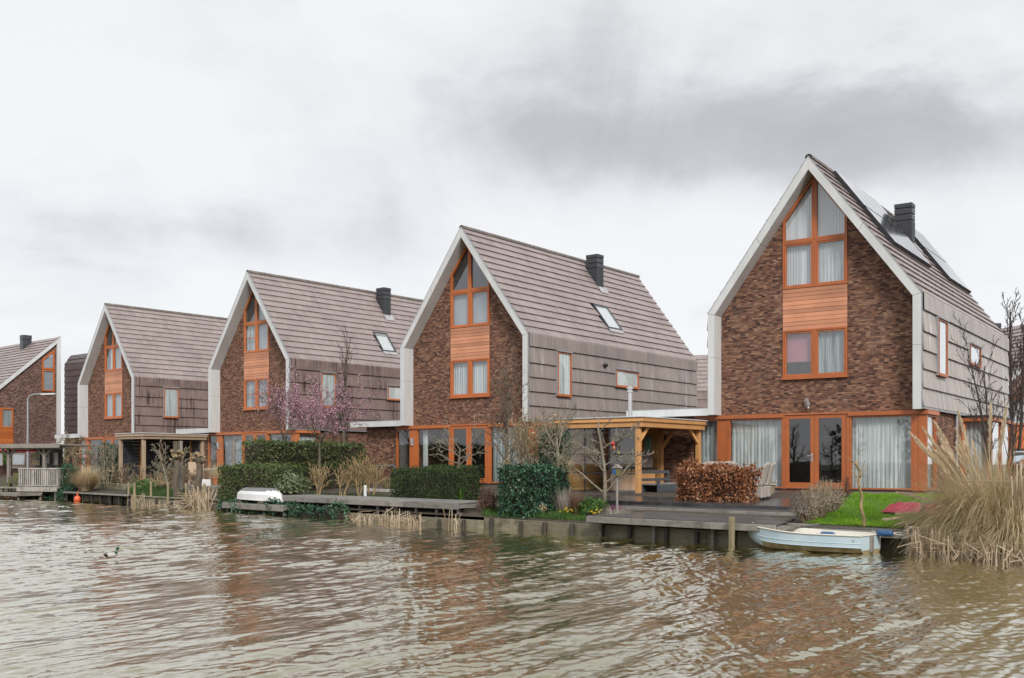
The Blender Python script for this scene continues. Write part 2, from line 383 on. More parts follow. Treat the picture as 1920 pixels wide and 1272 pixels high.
M['mint'] = m_var('green_glass_plate', (.1,.34,.27), (.3,.52,.42), 6.0, .25, .1)
M['basket'] = m_wood('old_basket_wood', (.2,.15,.1), (.38,.31,.22), 'z', .8, .4)
M['flag_metal'] = m_var('galvanised_lamp', (.27,.29,.31), (.35,.37,.39), 3.0, .4, .03, metallic=.3)
# ================================================================= HOUSES
A0 = .613
def front(T): return lambda a, z, o: (a, T-o, z)
def sidef(S): return lambda a, z, o: (S+o, a, z)
def inset(poly, w):
    n = len(poly); ar = sum(poly[i][0]*poly[(i+1)%n][1]-poly[(i+1)%n][0]*poly[i][1] for i in range(n))
    sg = 1 if ar > 0 else -1; L = []
    for i in range(n):
        (x0,y0),(x1,y1) = poly[i], poly[(i+1)%n]; d = math.hypot(x1-x0, y1-y0)
        nx, ny = -(y1-y0)/d*sg, (x1-x0)/d*sg
        L.append((nx, ny, nx*(x0+nx*w)+ny*(y0+ny*w)))
    out = []
    for i in range(n):
        a1,b1,c1 = L[i-1]; a2,b2,c2 = L[i]; D = a1*b2-a2*b1
        out.append(((c1*b2-c2*b1)/D, (a1*c2-a2*c1)/D))
    return out
def rect(a0, a1, z0, z1): return [(a0,z0),(a1,z0),(a1,z1),(a0,z1)]
def zclip(poly, a):
    """lowest and highest z of the polygon at a"""
    zs = []
    for i in range(len(poly)):
        (x0,y0),(x1,y1) = poly[i], poly[(i+1)%len(poly)]
        if abs(x1-x0) > 1e-9 and min(x0,x1)-1e-6 <= a <= max(x0,x1)+1e-6: zs.append(y0+(y1-y0)*(a-x0)/(x1-x0))
    return (min(zs), max(zs)) if zs else (0, 0)
def curtain_mesh(fr, poly, o, rnd, pitch=.13, amp=.012, a0=None, a1=None, slats=False):
    mb = MB(); xs = [p[0] for p in poly]; lo = min(xs) if a0 is None else a0; hi = max(xs) if a1 is None else a1
    if slats:
        n = max(3, int((hi-lo)/.085)); w = (hi-lo)/n
        for i in range(n):
            c = lo+w*(i+.5); z0, z1 = zclip(poly, c)
            if z1-z0 < .05: continue
            t = rnd.uniform(-.012, .012)
            mb.add([fr(c-w*.47, z0, o-t), fr(c+w*.47, z0, o+t), fr(c+w*.47, zclip(poly, c+w*.47)[1], o+t), fr(c-w*.47, zclip(poly, c-w*.47)[1], o-t)], [(0,1,2,3)])
        return mb
    n = max(8, int((hi-lo)/.018)); ph = rnd.random()*6; vs = []; fs = []
    for i in range(n+1):
        a = lo+(hi-lo)*i/n; z0, z1 = zclip(poly, min(max(a, min(xs)+1e-4), max(xs)-1e-4))
        k = amp*math.sin(2*math.pi*a/pitch+ph+1.3*math.sin(a*3.1+ph))+.4*amp*math.sin(2*math.pi*a/pitch*2.3)
        vs += [fr(a, z0+.01, o+k), fr(a, z1-.01, o+k*.7)]
        if i: fs.append((2*i-2, 2*i, 2*i+1, 2*i-1))
    mb.add(vs, fs); return mb
WRND = random.Random(5)
def window(parent, fr, poly, fw=.06, sash=.05, glass='glass', curtain=None, span=None, mat='orange', name='window', o=0.0, cdepth=.16, extra=None, label=None, bar=None):
    mb = MB(); inn = inset(poly, fw)
    mb.prism(poly, fr, o-.07, o+.03, 0, inn)
    if sash:
        i2 = inset(inn, .004); i3 = inset(i2, sash); mb.prism(i2, fr, o-.06, o+.008, 0, i3)
    else: i3 = inn
    if bar: mb.prism(rect(i3[0][0], i3[1][0], bar-.02, bar+.02), fr, o-.05, o+.004)
    w = mb.build(name, M[mat], parent)
    if label: w['label'] = label
    p = MB(); p.add([fr(a, z, o-.035) for a, z in i3], [tuple(range(len(i3)))]); p.build('pane', M[glass], w)
    big = inset(poly, fw*.4)
    for c in ([curtain] if isinstance(curtain, str) else (curtain or [])):
        if isinstance(c, str): c = (c, None, None)
        m, a0, a1 = c[:3]; nm = 'curtain'
        if m in ('blind',): cm = curtain_mesh(fr, big, o-cdepth, WRND, slats=True); nm = 'blind'
        elif m in ('pink', 'panel_grey'):
            zlo = c[3] if len(c) > 3 else min(z for _, z in big); cm = MB(); nm = 'blind'
            aa = [x for x, _ in big]; cm.prism(rect(min(aa), max(aa), zlo, max(z for _, z in big)) if len(c) > 3 else big, fr, o-cdepth-.01, o-cdepth)
        else: cm = curtain_mesh(fr, big, o-cdepth, WRND, a0=a0, a1=a1)
        cm.build(nm, M[m], w)
    return w
def tile_plane(mb, O, al, dn, nrm, L, D, nc, tw, rnd, lift=.066, th=.026, start=0, skip=None, mi=0):
    O, al, dn, nrm = (Vector(q) for q in (O, al, dn, nrm)); c = D/nc
    for i in range(start, nc):
        u0, u1 = i*c-.07, (i+1)*c; off = (i % 2)*.5*tw; x = -off
        while x < L-.01:
            a0, a1 = max(x, 0)+.0025, min(x+tw, L)-.0025; x += tw
            if a1-a0 < .03: continue
            if skip and skip((a0+a1)/2, (u0+u1)/2): continue
            j = rnd.uniform(-.003, .003); h0, h1 = .006+j, lift+j+rnd.uniform(-.002, .002); e = u1+rnd.uniform(-.004, .004)
            P = lambda a, u, h: O+al*a+dn*u+nrm*h
            mb.add([P(a0,u0,h0), P(a1,u0,h0), P(a1,e,h1), P(a0,e,h1), P(a0,u0,h0-th), P(a1,u0,h0-th), P(a1,e,h1-th*1.3), P(a0,e,h1-th*1.3)],
                   [(0,3,2,1),(2,3,7,6),(0,4,7,3),(1,2,6,5),(4,5,6,7)], mi)
KL, KR, AP, RZ = 6.85, 6.92, 3.5, 11.66       # knees, apex
IL, IA, IR = 6.80, 11.25, 6.86                # inner edge of the white gable frame
def zsoff(s): return IL+(IA-IL)*(s-.24)/(AP-.24) if s < AP else IR+(IA-IR)*(6.74-s)/(6.74-AP)
def build_house(pos, rot, label, group, o):
    rnd = random.Random(o['seed']); H = thing('gable_house', label, 'house', (*pos, 0), -(A0+rot), group)
    D = 14.5; wt = M[o.get('wall', 'tile_white')]; rt = M['tile']
    # ---- brickwork
    b = MB(); T = .588; F = front(T)
    b.prism(rect(.2, 6.78, 3.385, 4.5), F, -.2, 0)
    b.prism([(.2,4.503),(2.44,4.503),(2.44,zsoff(2.44)+.1),(.2,zsoff(.24)+.06)], F, -.2, 0)
    b.prism([(4.59,4.503),(6.78,4.503),(6.78,zsoff(6.74)+.06),(4.59,zsoff(4.59)+.1)], F, -.2, 0)
    b.box(6.72, 6.92, 1.86, D-.15, .3, 3.5)                                   # right side, ground floor
    b.box(.02, .2, 1.0, D-.15, .3, 3.5)
    b.prism([(.05,.3),(6.95,.3),(6.95,6.85),(AP,11.55),(.05,6.8)], front(D-.15), -.2, 0)
    b.box(-2.62, -.66, .52, 3.3, .2, 3.37)                                    # low link building
    b.build('wall', M['brick'], H)
    # ---- white frame round the gable, in panels with open joints
    f = MB(); F0 = front(0); dp = .583; g_ = .004
    def lr(s0, s1, z0a, z0b, z1a, z1b): f.prism([(s0,z0a),(s1,z0b),(s1,z1b),(s0,z1a)], F0, -dp, 0, 0)
    zj = 5.35
    lr(0, .24, 3.39, 3.39, zj-g_, zj-g_); lr(0, .24, zj+g_, zj+g_, KL-g_, IL-g_)
    lr(6.74, 7.0, 3.39, 3.39, zj-g_, zj-g_); lr(6.74, 7.0, zj+g_, zj+g_, IR-g_, KR-g_)
    def slope(ks, kz, is_, iz):
        for t0, t1 in ((0,.5),(.5,1)):
            e = .0012
            A = [(ks+(AP-ks)*t, kz+(RZ-kz)*t) for t in (t0+e, t1-e*(t1<1)-(.0006 if t1 == 1 else 0))]; B = [(is_+(AP-is_)*t, iz+(IA-iz)*t) for t in (t0+e, t1-e*(t1<1)-(.0006 if t1 == 1 else 0))]
            f.prism([A[0], A[1], B[1], B[0]], F0, -dp, 0, 0)
    slope(0, KL, .24, IL); slope(7.0, KR, 6.74, IR)
    q = .006
    ou = [(q,3.396),(q,KL-q),(AP,RZ-2*q),(7-q,KR-q),(7-q,3.396)]; inn = [(.24-q,3.396),(.24-q,IL+q),(AP,IA+2*q),(6.74+q,IR+q),(6.74+q,3.396)]
    for i in range(4): f.prism([ou[i], ou[i+1], inn[i+1], inn[i]], F0, -dp+.003, -.007, 1)
    f.build('gable_frame', [M['fascia'], M['black']], H)
    e = MB()                                                                  # thin zinc edge over the frame
    for (a, c) in (((0,KL),(AP,RZ)), ((AP,RZ),(7,KR)), ((7,KR),(7,3.39))):
        dx, dz = c[0]-a[0], c[1]-a[1]; l = math.hypot(dx, dz); nx, nz = -dz/l, dx/l
        e.prism([a, c, (c[0]+nx*.022, c[1]+nz*.022), (a[0]+nx*.022, a[1]+nz*.022)], F0, -.06, .008)
    e.build('edge_trim', M['zinc'], H)
    # ---- roof and tiled wall
    sl = math.hypot(7-AP, RZ-KR); dn = Vector(((7-AP)/sl, 0, (KR-RZ)/sl)); nr = Vector((-dn.z, 0, dn.x)); 
    if nr.x < 0: nr = -nr
    r = MB(); sk = o.get('skylight'); y0 = .05; Lr = D-.05
    def skip(a, u): return bool(sk) and sk[0]-.02 < a+y0 < sk[1]+.02 and sk[2]+.02 < u < sk[3]-.02
    tile_plane(r, (AP, y0, RZ), (0,1,0), dn, nr, Lr, sl, 15, .33, rnd, skip=skip)
    ll = math.hypot(AP, RZ-KL); dl = Vector((-AP/ll, 0, (KL-RZ)/ll)); nl = Vector((-(RZ-KL)/ll, 0, AP/ll))
    tile_plane(r, (AP, y0, RZ), (0,1,0), dl, nl, Lr, ll, 15, .66, rnd)
    r.add([(AP,y0,RZ-.03),(AP,D,RZ-.03),(6.98,D,KR-.03),(6.98,y0,KR-.03)], [(0,1,2,3)], 1)
    r.add([(AP,y0,RZ-.03),(AP,D,RZ-.03),(.02,D,KL-.03),(.02,y0,KL-.03)], [(0,3,2,1)], 1)
    r.build('roof', [rt, M['black']], H)
    c = MB(); prof = []
    for t in range(5):                                                        # curved tiles at the knee
        w = t/4; ang = math.atan2(nr.z, nr.x)*(1-w); prof.append((7.0+.065*math.cos(ang), KR-.02+.065*math.sin(ang)))
    prof = [(7.0-dn.x*.12+nr.x*.052, KR-dn.z*.12+nr.z*.052)]+prof+[(7.07, 6.43)]
    x = y0
    while x < D-.02:
        x1 = min(x+.3, D)-.004; n = len(prof)
        c.add([(s, y, z) for y in (x, x1) for s, z in prof]+[(prof[-1][0]-.05, y, 6.43) for y in (x, x1)],
              [(i, i+1, n+i+1, n+i) for i in range(n-1)]+[(n-1, 2*n, 2*n+1, 2*n-1)]); x += .3
    W0 = 6.92
    tile_plane(c, (7.0, y0, W0), (0,1,0), (0,0,-1), (1,0,0), Lr, 3.45, 6, .3, rnd, lift=.078, start=1)
    c.add([(6.97,y0,6.95),(6.97,D,6.95),(6.97,D,3.4),(6.97,y0,3.4)], [(0,3,2,1)], 1)
    c.box(6.93, 7.06, y0+.02, D, 3.40, 3.465, 2)
    tile_plane(c, (0.0, y0, KL), (0,1,0), (0,0,-1), (-1,0,0), Lr, 3.4, 6, .6, rnd, lift=.06)
    c.add([(.03,y0,6.9),(.03,D,6.9),(.03,D,3.4),(.03,y0,3.4)], [(0,1,2,3)], 1)
    c.build('tiled_wall', [wt, M['black'], M['zinc']], H)
    rg = MB(); x = .02
    while x < D:
        vs = []; 
        for y, k in ((x, 1.0), (x+.30, 1.16)):
            for i in range(7):
                w = math.pi*(i/6*1.2-.1); vs.append((AP+.115*k*math.cos(w), y, RZ-.015+.105*k*math.sin(w)))
        rg.add(vs, [(i, i+1, 8+i, 7+i) for i in range(6)]+[(7,8,9,10,11,12,13)]); x += .285
    rg.build('ridge', M['ridge'], H)
    # ---- rooms behind the glass
    rm = MB()
    def room(s0, s1, t0, t1, z0, z1):
        rm.add([(s0,t0,z0),(s1,t0,z0),(s1,t1,z0),(s0,t1,z0),(s0,t0,z1),(s1,t0,z1),(s1,t1,z1),(s0,t1,z1)], [(0,1,2,3),(4,7,6,5),(1,5,6,2),(2,6,7,3),(3,7,4,0)])
    room(1.2, 5.8, .79, 3.5, 4.3, 6.3)
    pg = [(2.2,7.3),(4.8,7.3),(4.8,9.3),(AP,11.05),(2.2,9.3)]; rm.add([(a, t, z) for t in (.79, 3.6) for a, z in pg], [(0,1,6,5),(5,6,7,8,9),(1,2,7,6),(0,5,9,4),(2,3,8,7),(3,4,9,8)])
    rm.add([(-.6,.6,.86),(6.7,.6,.86),(6.7,5,.86),(-.6,5,.86),(-.6,.6,3.3),(6.7,.6,3.3),(6.7,5,3.3),(-.6,5,3.3)], [(0,1,2,3),(4,7,6,5),(2,6,7,3),(3,7,4,0)])
    rm.add([(6.7,1.86,.86),(6.7,5,.86),(6.7,5,3.3),(6.7,1.86,3.3)], [(0,1,2,3)])
    rm.build('interior', M['interior'], H)
    # ---- gable windows and orange boarding
    FW = front(T-.012); sl_ = .06
    cur = o['curtains']
    for i, (a0, a1) in enumerate(((2.445, 3.508), (3.514, 4.585))):
        window(H, FW, rect(a0, a1, 4.57, 6.15), curtain=cur[i], glass='glass_high', bar=o.get('bar'))
        window(H, FW, rect(a0, a1, 7.53, 9.06), curtain=cur[2+i], glass='glass_high', bar=o.get('bar2') if i == 0 else None)
        zz = [zsoff(a0)-.01, zsoff(min(a1, AP))-.01]
        po = [(a0,9.066),(a1,9.066),(a1,zsoff(a1)-.01),(a0,zsoff(a0)-.01)] if a1 > AP+.5 or a1 < AP else [(a0,9.066),(a1,9.066),(a1,zsoff(a1)-.03),(a0,zz[0])]
        window(H, FW, po, fw=.085, sash=0, curtain=cur[4+i], glass='glass_high')
    pb = MB(); n = 10; zb, zt = 6.153, 7.527; h = (zt-zb)/n
    for i in range(n): pb.prism(rect(2.445, 4.585, zb+h*i, zb+h*(i+1)-.011), FW, -.05, .012, 0)
    pb.prism(rect(2.445, 4.585, zb, zt), FW, -.06, -.004, 1)
    pb.build('cladding_panel', [M['orange_board'], M['bark_dark']], H)
    s_ = MB(); s_.prism(rect(2.40, 4.63, 4.508, 4.566), FW, -.05, .075); s_.build('sill', M['orange'], H)
    # ---- ground floor glazing
    TG = .46; FG = front(TG); gc = o['ground']
    hd = MB(); hd.prism(rect(-.66, 2.52, 3.25, 3.378), FG, -.1, .09); hd.prism(rect(4.66, 7.1, 3.25, 3.378), FG, -.1, .09)
    hd.prism(rect(2.522, 4.658, 3.33, 3.378), FG, -.1, .05); hd.box(6.95, 7.1, TG+.102, 1.9, 3.25, 3.378)
    hd.build('header_beam', M['orange'], H)
    window(H, FG, rect(-.655, .205, .9, 3.245), fw=.05, sash=0, curtain=gc[0])
    pp = MB(); pp.prism(rect(.21, .50, .9, 3.245), FG, -.06, .02); pp.prism(rect(.505, .575, .9, 3.245), FG, -.06, .04); pp.build('post_panel', M['orange'], H)
    window(H, FG, rect(.58, 2.5, .9, 3.245), fw=.05, sash=0, curtain=gc[1], cdepth=.2)
    for aa in ((2.505, 2.575), (4.60, 4.70)):
        js = MB(); js.prism(rect(*aa, .88, 3.325), FG, -.06, .04); js.build('door_jamb', M['orange'], H)
    for a0, a1, g0, g1, hs in ((2.58, 3.545, 2.70, 3.42, 3.47), (3.555, 4.595, 3.69, 4.44, None)):
        d = MB(); d.prism(rect(a0, a1, .9, 3.32), FG, -.05, .015, 0, rect(g0, g1, 1.1, 3.2)); d.prism(rect(g0-.02, g1+.02, 1.0, 1.012), FG, .014, .018, 0)
        dr = d.build('door', M['orange'], H)
        p = MB(); p.add([FG(a, z, -.02) for a, z in rect(g0, g1, 1.1, 3.2)], [(0,1,2,3)]); p.build('pane', M['glass'], dr)
        if hs:
            k = MB(); k.prism(rect(hs-.02, hs+.025, 1.78, 2.06), FG, .016, .026); k.tube([FG(hs, 1.98, .02), FG(hs, 1.98, .07), FG(hs-.13, 1.98, .075)], .011, 6); k.build('handle', M['steel'], dr)
        if gc[2]: curtain_mesh(FG, rect(g0-.03, g0+.28, 1.0, 3.25), -.25, WRND).build('curtain', M[gc[2]], dr)
    window(H, FG, rect(4.705, 6.64, .9, 3.245), fw=.05, sash=0, curtain=gc[3], cdepth=.2)
    cp = MB(); cp.prism(rect(6.645, 6.79, .88, 3.245), FG, -.05, .03); cp.box(6.80, 7.05, TG-.03, TG+.1, .88, 3.245); cp.build('corner_post', M['orange'], H)
    window(H, sidef(7.0), rect(TG+.11, 1.86, .9, 3.245), fw=.06, sash=0, curtain=gc[4])
    th = MB(); th.box(-.66, 7.06, TG-.04, 1.9, .78, .879); th.build('threshold', M['black'], H)
    # ---- low flat link roof on the left
    lk = MB(); lk.prism(rect(-3.17, -1.6, 3.372, 3.62), front(.003), -.03, 0, 0); lk.prism(rect(-1.592, -.004, 3.372, 3.62), front(.003), -.03, 0, 0)
    lk.box(-3.168, -.004, .036, 4.2, 3.376, 3.6, 0); lk.box(-3.175, -.004, -.004, 4.2, 3.622, 3.64, 1)
    lk.build('link_roof', [M['fascia'], M['zinc']], H)
    # ---- side windows, standing proud of the tiles
    for (t0, t1, z0, z1, cc, lab) in o['side']:
        FS = sidef(7.10); mb = MB(); P = rect(t0, t1, z0, z1); I = inset(P, .055)
        mb.prism(P, FS, -.12, .03, 0, I); mb.prism(rect(t0-.03, t1+.03, z1+.003, z1+.06), FS, -.12, .075, 1)
        mb.prism(rect(t0-.045, t0-.003, z0-.03, z1), FS, -.12, .01, 1); mb.prism(rect(t0-.02, t1+.02, z0-.04, z0-.003), FS, -.12, .05, 0)
        w = mb.build('window', [M['orange'], M['zinc']], H)
        if lab: w['label'] = lab
        p = MB(); p.add([FS(a, z, -.005) for a, z in I], [(0,1,2,3)]); p.build('pane', M['glass'], w)
        if cc == 'panel_grey':
            k = MB(); k.prism(rect(t0+.03, t1-.03, z0+.03, z1-.03), FS, -.028, -.02); k.build('blind', M['white'], w)
        else: curtain_mesh(FS, I, -.015, WRND, amp=.006, pitch=.06).build('curtain', M[cc], w)
    # ---- chimney, skylight, solar panels, small fittings
    def onroof(t, u, h): p = Vector((AP, t, RZ))+dn*u+nr*h; return p
    if o.get('chimney'):
        t0, t1 = o['chimney']; k = MB(); s0, s1 = 3.9, 4.56
        for z0, z1, e in ((9.6, 11.18, 0), (11.2, 11.42, .006), (11.45, 11.66, .006), (11.69, 11.86, .012)): k.bbox(s0-e, s1+e, t0-e, t1+e, z0, z1, .012)
        k.box(s0+.02, s1-.02, t0+.02, t1-.02, 11.1, 11.85, 1)
        for i in range(4):
            y = t0+.06+i*(t1-t0-.16)/3; k.box(s1+.012, s1+.016, y, y+.055, 11.74, 11.775, 1)
            xx = s0+.08+i*.16; k.box(xx, xx+.06, t0-.016, t0-.012, 11.74, 11.775, 1)
        for i in range(9): y = t0+.03+i*(t1-t0-.06)/8; k.box(s1, s1+.008, y-.012, y+.012, 9.6, 11.15, 0)
        ch = k.build('chimney', [M['dark_metal'], M['black']], H)
        l = MB(); ub = (4.56-AP)/dn.x
        for i in range(3): l.obox(onroof((t0+t1)/2+(i-1)*(t1-t0)*.42, ub+.2, .075), Vector((0,(t1-t0)*.2,0)), dn*.2, nr*.006)
        l.build('flashing', M['lead'], ch)
    if sk:
        t0, t1, u0, u1 = sk; k = MB(); P = rect(t0, t1, u0, u1); I = inset(P, .07); fs_ = lambda a, z, h: onroof(a, z, h)
        k.prism(P, fs_, -.05, .1, 0, I); k.obox(onroof((t0+t1)/2, u1+.1, .07), Vector((0,(t1-t0)/2,0)), dn*.1, nr*.006, 1)
        w = k.build('skylight', [M['dark_metal'], M['lead']], H)
        p = MB(); p.add([onroof(a, z, .085) for a, z in I], [(0,3,2,1)]); p.build('pane', M['glass_high'], w)
        p = MB(); p.add([onroof(a, z, .03) for a, z in I], [(0,3,2,1)]); p.build('blind', M['white'], w)
    for t0, ncol in o.get('solar', ()):
        for i in range(ncol):
            for j in range(2):
                ta = t0+i*1.0; ua = .16+j*1.68; k = MB()
                k.obox(onroof(ta+.49, ua+.82, .165), Vector((0,.488,0)), dn*.815, nr*.017, 1)
                k.obox(onroof(ta+.49, ua+.82, .1835), Vector((0,.47,0)), dn*.797, nr*.0015, 0)
                if i == 0: k.obox(onroof(ta+.015, ua+.82, .075), Vector((0,.012,0)), dn*.83, nr*.075, 1)  # black skirt on the left edge stands in for the shadowed gap under the array
                if j == 1: k.obox(onroof(ta+.49, ua+1.63, .075), Vector((0,.49,0)), dn*.012, nr*.07, 1)  # black strip along the lower edge, painted shade of the same gap
                k.obox(onroof(ta+.49, ua+.25, .09), Vector((0,.5,0)), dn*.02, nr*.015, 1); k.obox(onroof(ta+.49, ua+1.4, .09), Vector((0,.5,0)), dn*.02, nr*.015, 1)
                k.build('solar_panel', [M['solar'], M['black']], H)
    if o.get('flood'):
        k = MB(); c = (3.3, T-.14, 3.72); k.tube([(3.32, T, 3.60), (3.32, T-.1, 3.60), (3.32, T-.12, 3.66)], .025, 8)
        k.obox(c, (.05,-.02,.0), (.02,.04,.05), (-.02,-.03,.1)); k.ball((3.33, T-.1, 3.55), .045); k.build('flood_lamp', M['steel'], H)
    if o.get('lamp'):
        k = MB(); k.prism(rect(.30, .42, 2.58, 2.83), FG, .02, .13, 0); k.prism(rect(.32, .40, 2.52, 2.58), FG, .03, .11, 1)
        k.build('wall_lamp', [M['steel'], M['white']], H)
    if o.get('vent'):
        k = MB(); k.tube([(7.03, 5.6, 6.05), (7.12, 5.6, 6.05)], .085, 12); k.tube([(7.1, 5.6, 6.1), (7.18, 5.6, 6.02)], .1, 12); k.build('wall_vent', M['black'], H)
    if o.get('pipe'):
        k = MB(); k.tube([(6.99, 4.9, .5), (6.99, 4.9, 3.4)], .05, 10); k.build('downpipe', M['zinc'], H)
    if o.get('bay'):
        t0, t1, s1 = 6.0, 9.9, 7.9; k = MB(); k.box(6.922, s1+.08, t0-.08, t1, 3.2, 3.33); k.box(s1-.15, s1, t0, t0+.15, .4, 3.198)
        k.box(6.922, 7.06, t0, t0+.12, .4, 3.198); k.box(s1-.12, s1, t1-.15, t1, .4, 3.198); k.box(s1-.1, s1, t0+1.8, t0+1.9, .4, 3.198)
        w = k.build('bay_window', M['orange'], H)
        k = MB(); k.box(6.922, s1+.1, t0-.1, t1+.05, 3.333, 3.41); k.build('bay_roof', M['black'], w)
        k = MB(); k.add([(7.06,t0+.06,.9),(s1-.15,t0+.06,.9),(s1-.15,t0+.06,3.2),(7.06,t0+.06,3.2)], [(0,1,2,3)])
        k.add([(s1-.05,t0+.15,.9),(s1-.05,t1-.15,.9),(s1-.05,t1-.15,3.2),(s1-.05,t0+.15,3.2)], [(0,1,2,3)]); k.build('pane', M['glass'], w)
        k = curtain_mesh(front(t0+.2), rect(7.05, s1-.14, .6, 3.19), 0, WRND); 
        k2 = curtain_mesh(sidef(s1-.2), rect(t0+.2, t1-.1, .6, 3.19), 0, WRND); k.add(k2.v, k2.f); k.build('curtain', M['sheer'], w)
        k = MB(); k.box(6.922, s1-.01, t0+.01, t1, .2, .62); k.build('bay_plinth', M['brick'], w)
    pl = MB(); pl.box(-.6, 7.0, TG-.02, TG+.3, .3, .775); pl.build('plinth', M['stone_white' if o.get('plinth') else 'brick'], H)
    return H
GRP = 'gable houses along the canal'
SA = (1.75, 2.95, 4.56, 6.34); SB = (6.55, 8.5, 5.2, 5.95)
HPOS = [(6.72,35.18),(-4.93,45.22),(-16.41,55.38),(-28.13,66.38)]; HROT = [0,.0407,.0887,.0955]
M['orange'] = M['orange_one']
H1 = build_house(HPOS[0], HROT[0], 'brown brick gable house with solar panels on its roof, behind the pampas grass', GRP, dict(seed=1, wall='tile_pale',
    curtains=[[('pink', None, None, 5.1)], 'sheer_thin', 'blind', 'sheer', 'blind', 'blind'],
    ground=['sheer_thin', 'sheer', None, 'sheer', 'sheer'], side=[(*SA, 'sheer', None), (6.5, 8.4, 5.28, 5.98, 'panel_grey', None)], chimney=(8.8, 9.26), solar=[(2.0, 5), (10.0, 4)], flood=1, pipe=1, bay=1))
M['orange'] = M['orange_two']
H2 = build_house(HPOS[1], HROT[1], 'brown brick gable house with chimney and skylight, behind the clipped yew block', GRP, dict(seed=2,
    curtains=['sheer', 'sheer', 'panel_grey', 'panel_grey', None, None], ground=[None, [('sheer', .75, 1.05)], None, 'sheer_thin', 'sheer_thin'],
    side=[(1.95, 2.95, 4.55, 6.36, 'sheer', None), (*SB, 'panel_grey', None)], chimney=(8.95, 9.5), skylight=(7.13, 8.35, 3.23, 4.68), lamp=1, vent=1, plinth=1))
M['orange'] = M['orange_three']
H3 = build_house(HPOS[2], HROT[2], 'brown brick gable house with chimney and skylight, behind the pink blossoming trees', GRP, dict(seed=3, wall='tile_brown',
    curtains=['sheer_thin', 'sheer_thin', 'sheer_thin', 'panel_grey', None, 'panel_grey'], bar=5.35, bar2=8.3, ground=[None, 'panel_grey', 'sheer_thin', 'sheer', 'sheer'],
    side=[(1.95, 2.9, 4.6, 6.35, 'sheer', None), (*SB, 'panel_grey', None)], chimney=(8.6, 9.15), skylight=(6.88, 7.92, 3.3, 4.7), lamp=1))
M['orange'] = M['orange_two']
H4 = build_house(HPOS[3], HROT[3], 'brown brick gable house without chimney, behind the open black timber shelter', GRP, dict(seed=4, wall='tile_brown',
    curtains=['panel_grey', 'panel_grey', [('sheer', 2.9, 3.45)], 'panel_grey', None, None], ground=['sheer_thin', None, None, None, None],
    side=[(1.95, 2.95, 4.56, 6.38, 'sheer', None)], lamp=1))

# ---- the half-gabled house at the left edge
def half_house(name, label, P0, gd, rd, drop, Lg, Lr, zt, wins, chim, zb=.6, boards=None):
    """single-pitch house: top corner P0, gd = ground direction down the slope along the gable, rd = along the ridge"""
    ang = math.atan2(gd[1], gd[0]); Hh = thing(name, label, 'house', (P0[0], P0[1], 0), ang)
    u = Vector((1,0,0)); v = Vector((math.cos(math.atan2(rd[1], rd[0])-ang), math.sin(math.atan2(rd[1], rd[0])-ang), 0)); sgn = 1 if v.y > 0 else -1
    FRr = lambda a, z, o: (a, -o*sgn, z)
    zl = zt-drop*Lg; rnd = random.Random(77)
    w = MB(); w.prism([(.28,zb),(Lg-.02,zb),(Lg-.02,zl-.35),(.28,zt-.28*drop-.32)], FRr, -.4, -.15); w.prism([(.1,zb),(Lg,zb),(Lg,zl-.3),(.1,zt-.3)], FRr, -Lr+.3, -Lr+.1)
    w.box(.12, .32, min(.4*sgn, (Lr-.2)*sgn), max(.4*sgn, (Lr-.2)*sgn), zb, zt-.5); w.build('wall', M['brick_pale'], Hh)
    f = MB(); f.prism([(0,zb),(.3,zb),(.3,zt-.3*drop-.3),(0,zt)], FRr, -.5, 0); f.prism([(.004,zt),(.304,zt-.3*drop-.3),(Lg,zl-.38),(Lg,zl)], FRr, -.5, 0)
    f.build('gable_frame', M['fascia'], Hh)
    r = MB(); sl = math.hypot(1, drop); dn = Vector((1/sl, 0, -drop/sl)); nr = Vector((drop/sl, 0, 1/sl))
    tile_plane(r, Vector((0, .05*sgn, zt)), v, dn, nr, Lr, Lg*sl, int(Lg*sl/.4), .4, rnd, lift=.07, th=.025)
    r.add([Vector((0,0,zt-.02)), Vector((0,0,zt-.02))+v*Lr, Vector((Lg,0,zl-.02))+v*Lr, Vector((Lg,0,zl-.02))], [(0,1,2,3)], 1); r.build('roof', [M['tile'], M['black']], Hh)
    if chim:
        a, b, hgt = chim; p = Vector((a, 0, 0))+v*b; z0 = zt-drop*a; k = MB()
        k.bbox(p.x-.35, p.x+.35, p.y-.3, p.y+.3, z0-.5, z0+hgt*.6, .02); k.bbox(p.x-.36, p.x+.36, p.y-.31, p.y+.31, z0+hgt*.62, z0+hgt, .02); k.build('chimney', M['dark_metal'], Hh)
    F2 = lambda a, z, o: FRr(a, z, o-.08)
    for po, cc in wins:
        window(Hh, F2, po, fw=.11, sash=0, curtain=cc or 'panel_grey', cdepth=.05, glass='glass_high')
    rm = MB(); rm.prism([(.35,zb+.1),(Lg-.2,zb+.1),(Lg-.2,zl-.5),(.35,zt-.8)], FRr, -1.2, -.45); rm.build('interior', M['interior'], Hh)
    if boards:
        k = MB(); a0, a1, z0, z1 = boards; n = int((z1-z0)/.13)
        for i in range(n): k.prism(rect(a0, a1, z0+(z1-z0)*i/n, z0+(z1-z0)*(i+1)/n-.012), F2, -.02, .03)
        k.build('cladding_panel', M['orange'], Hh)
    return Hh
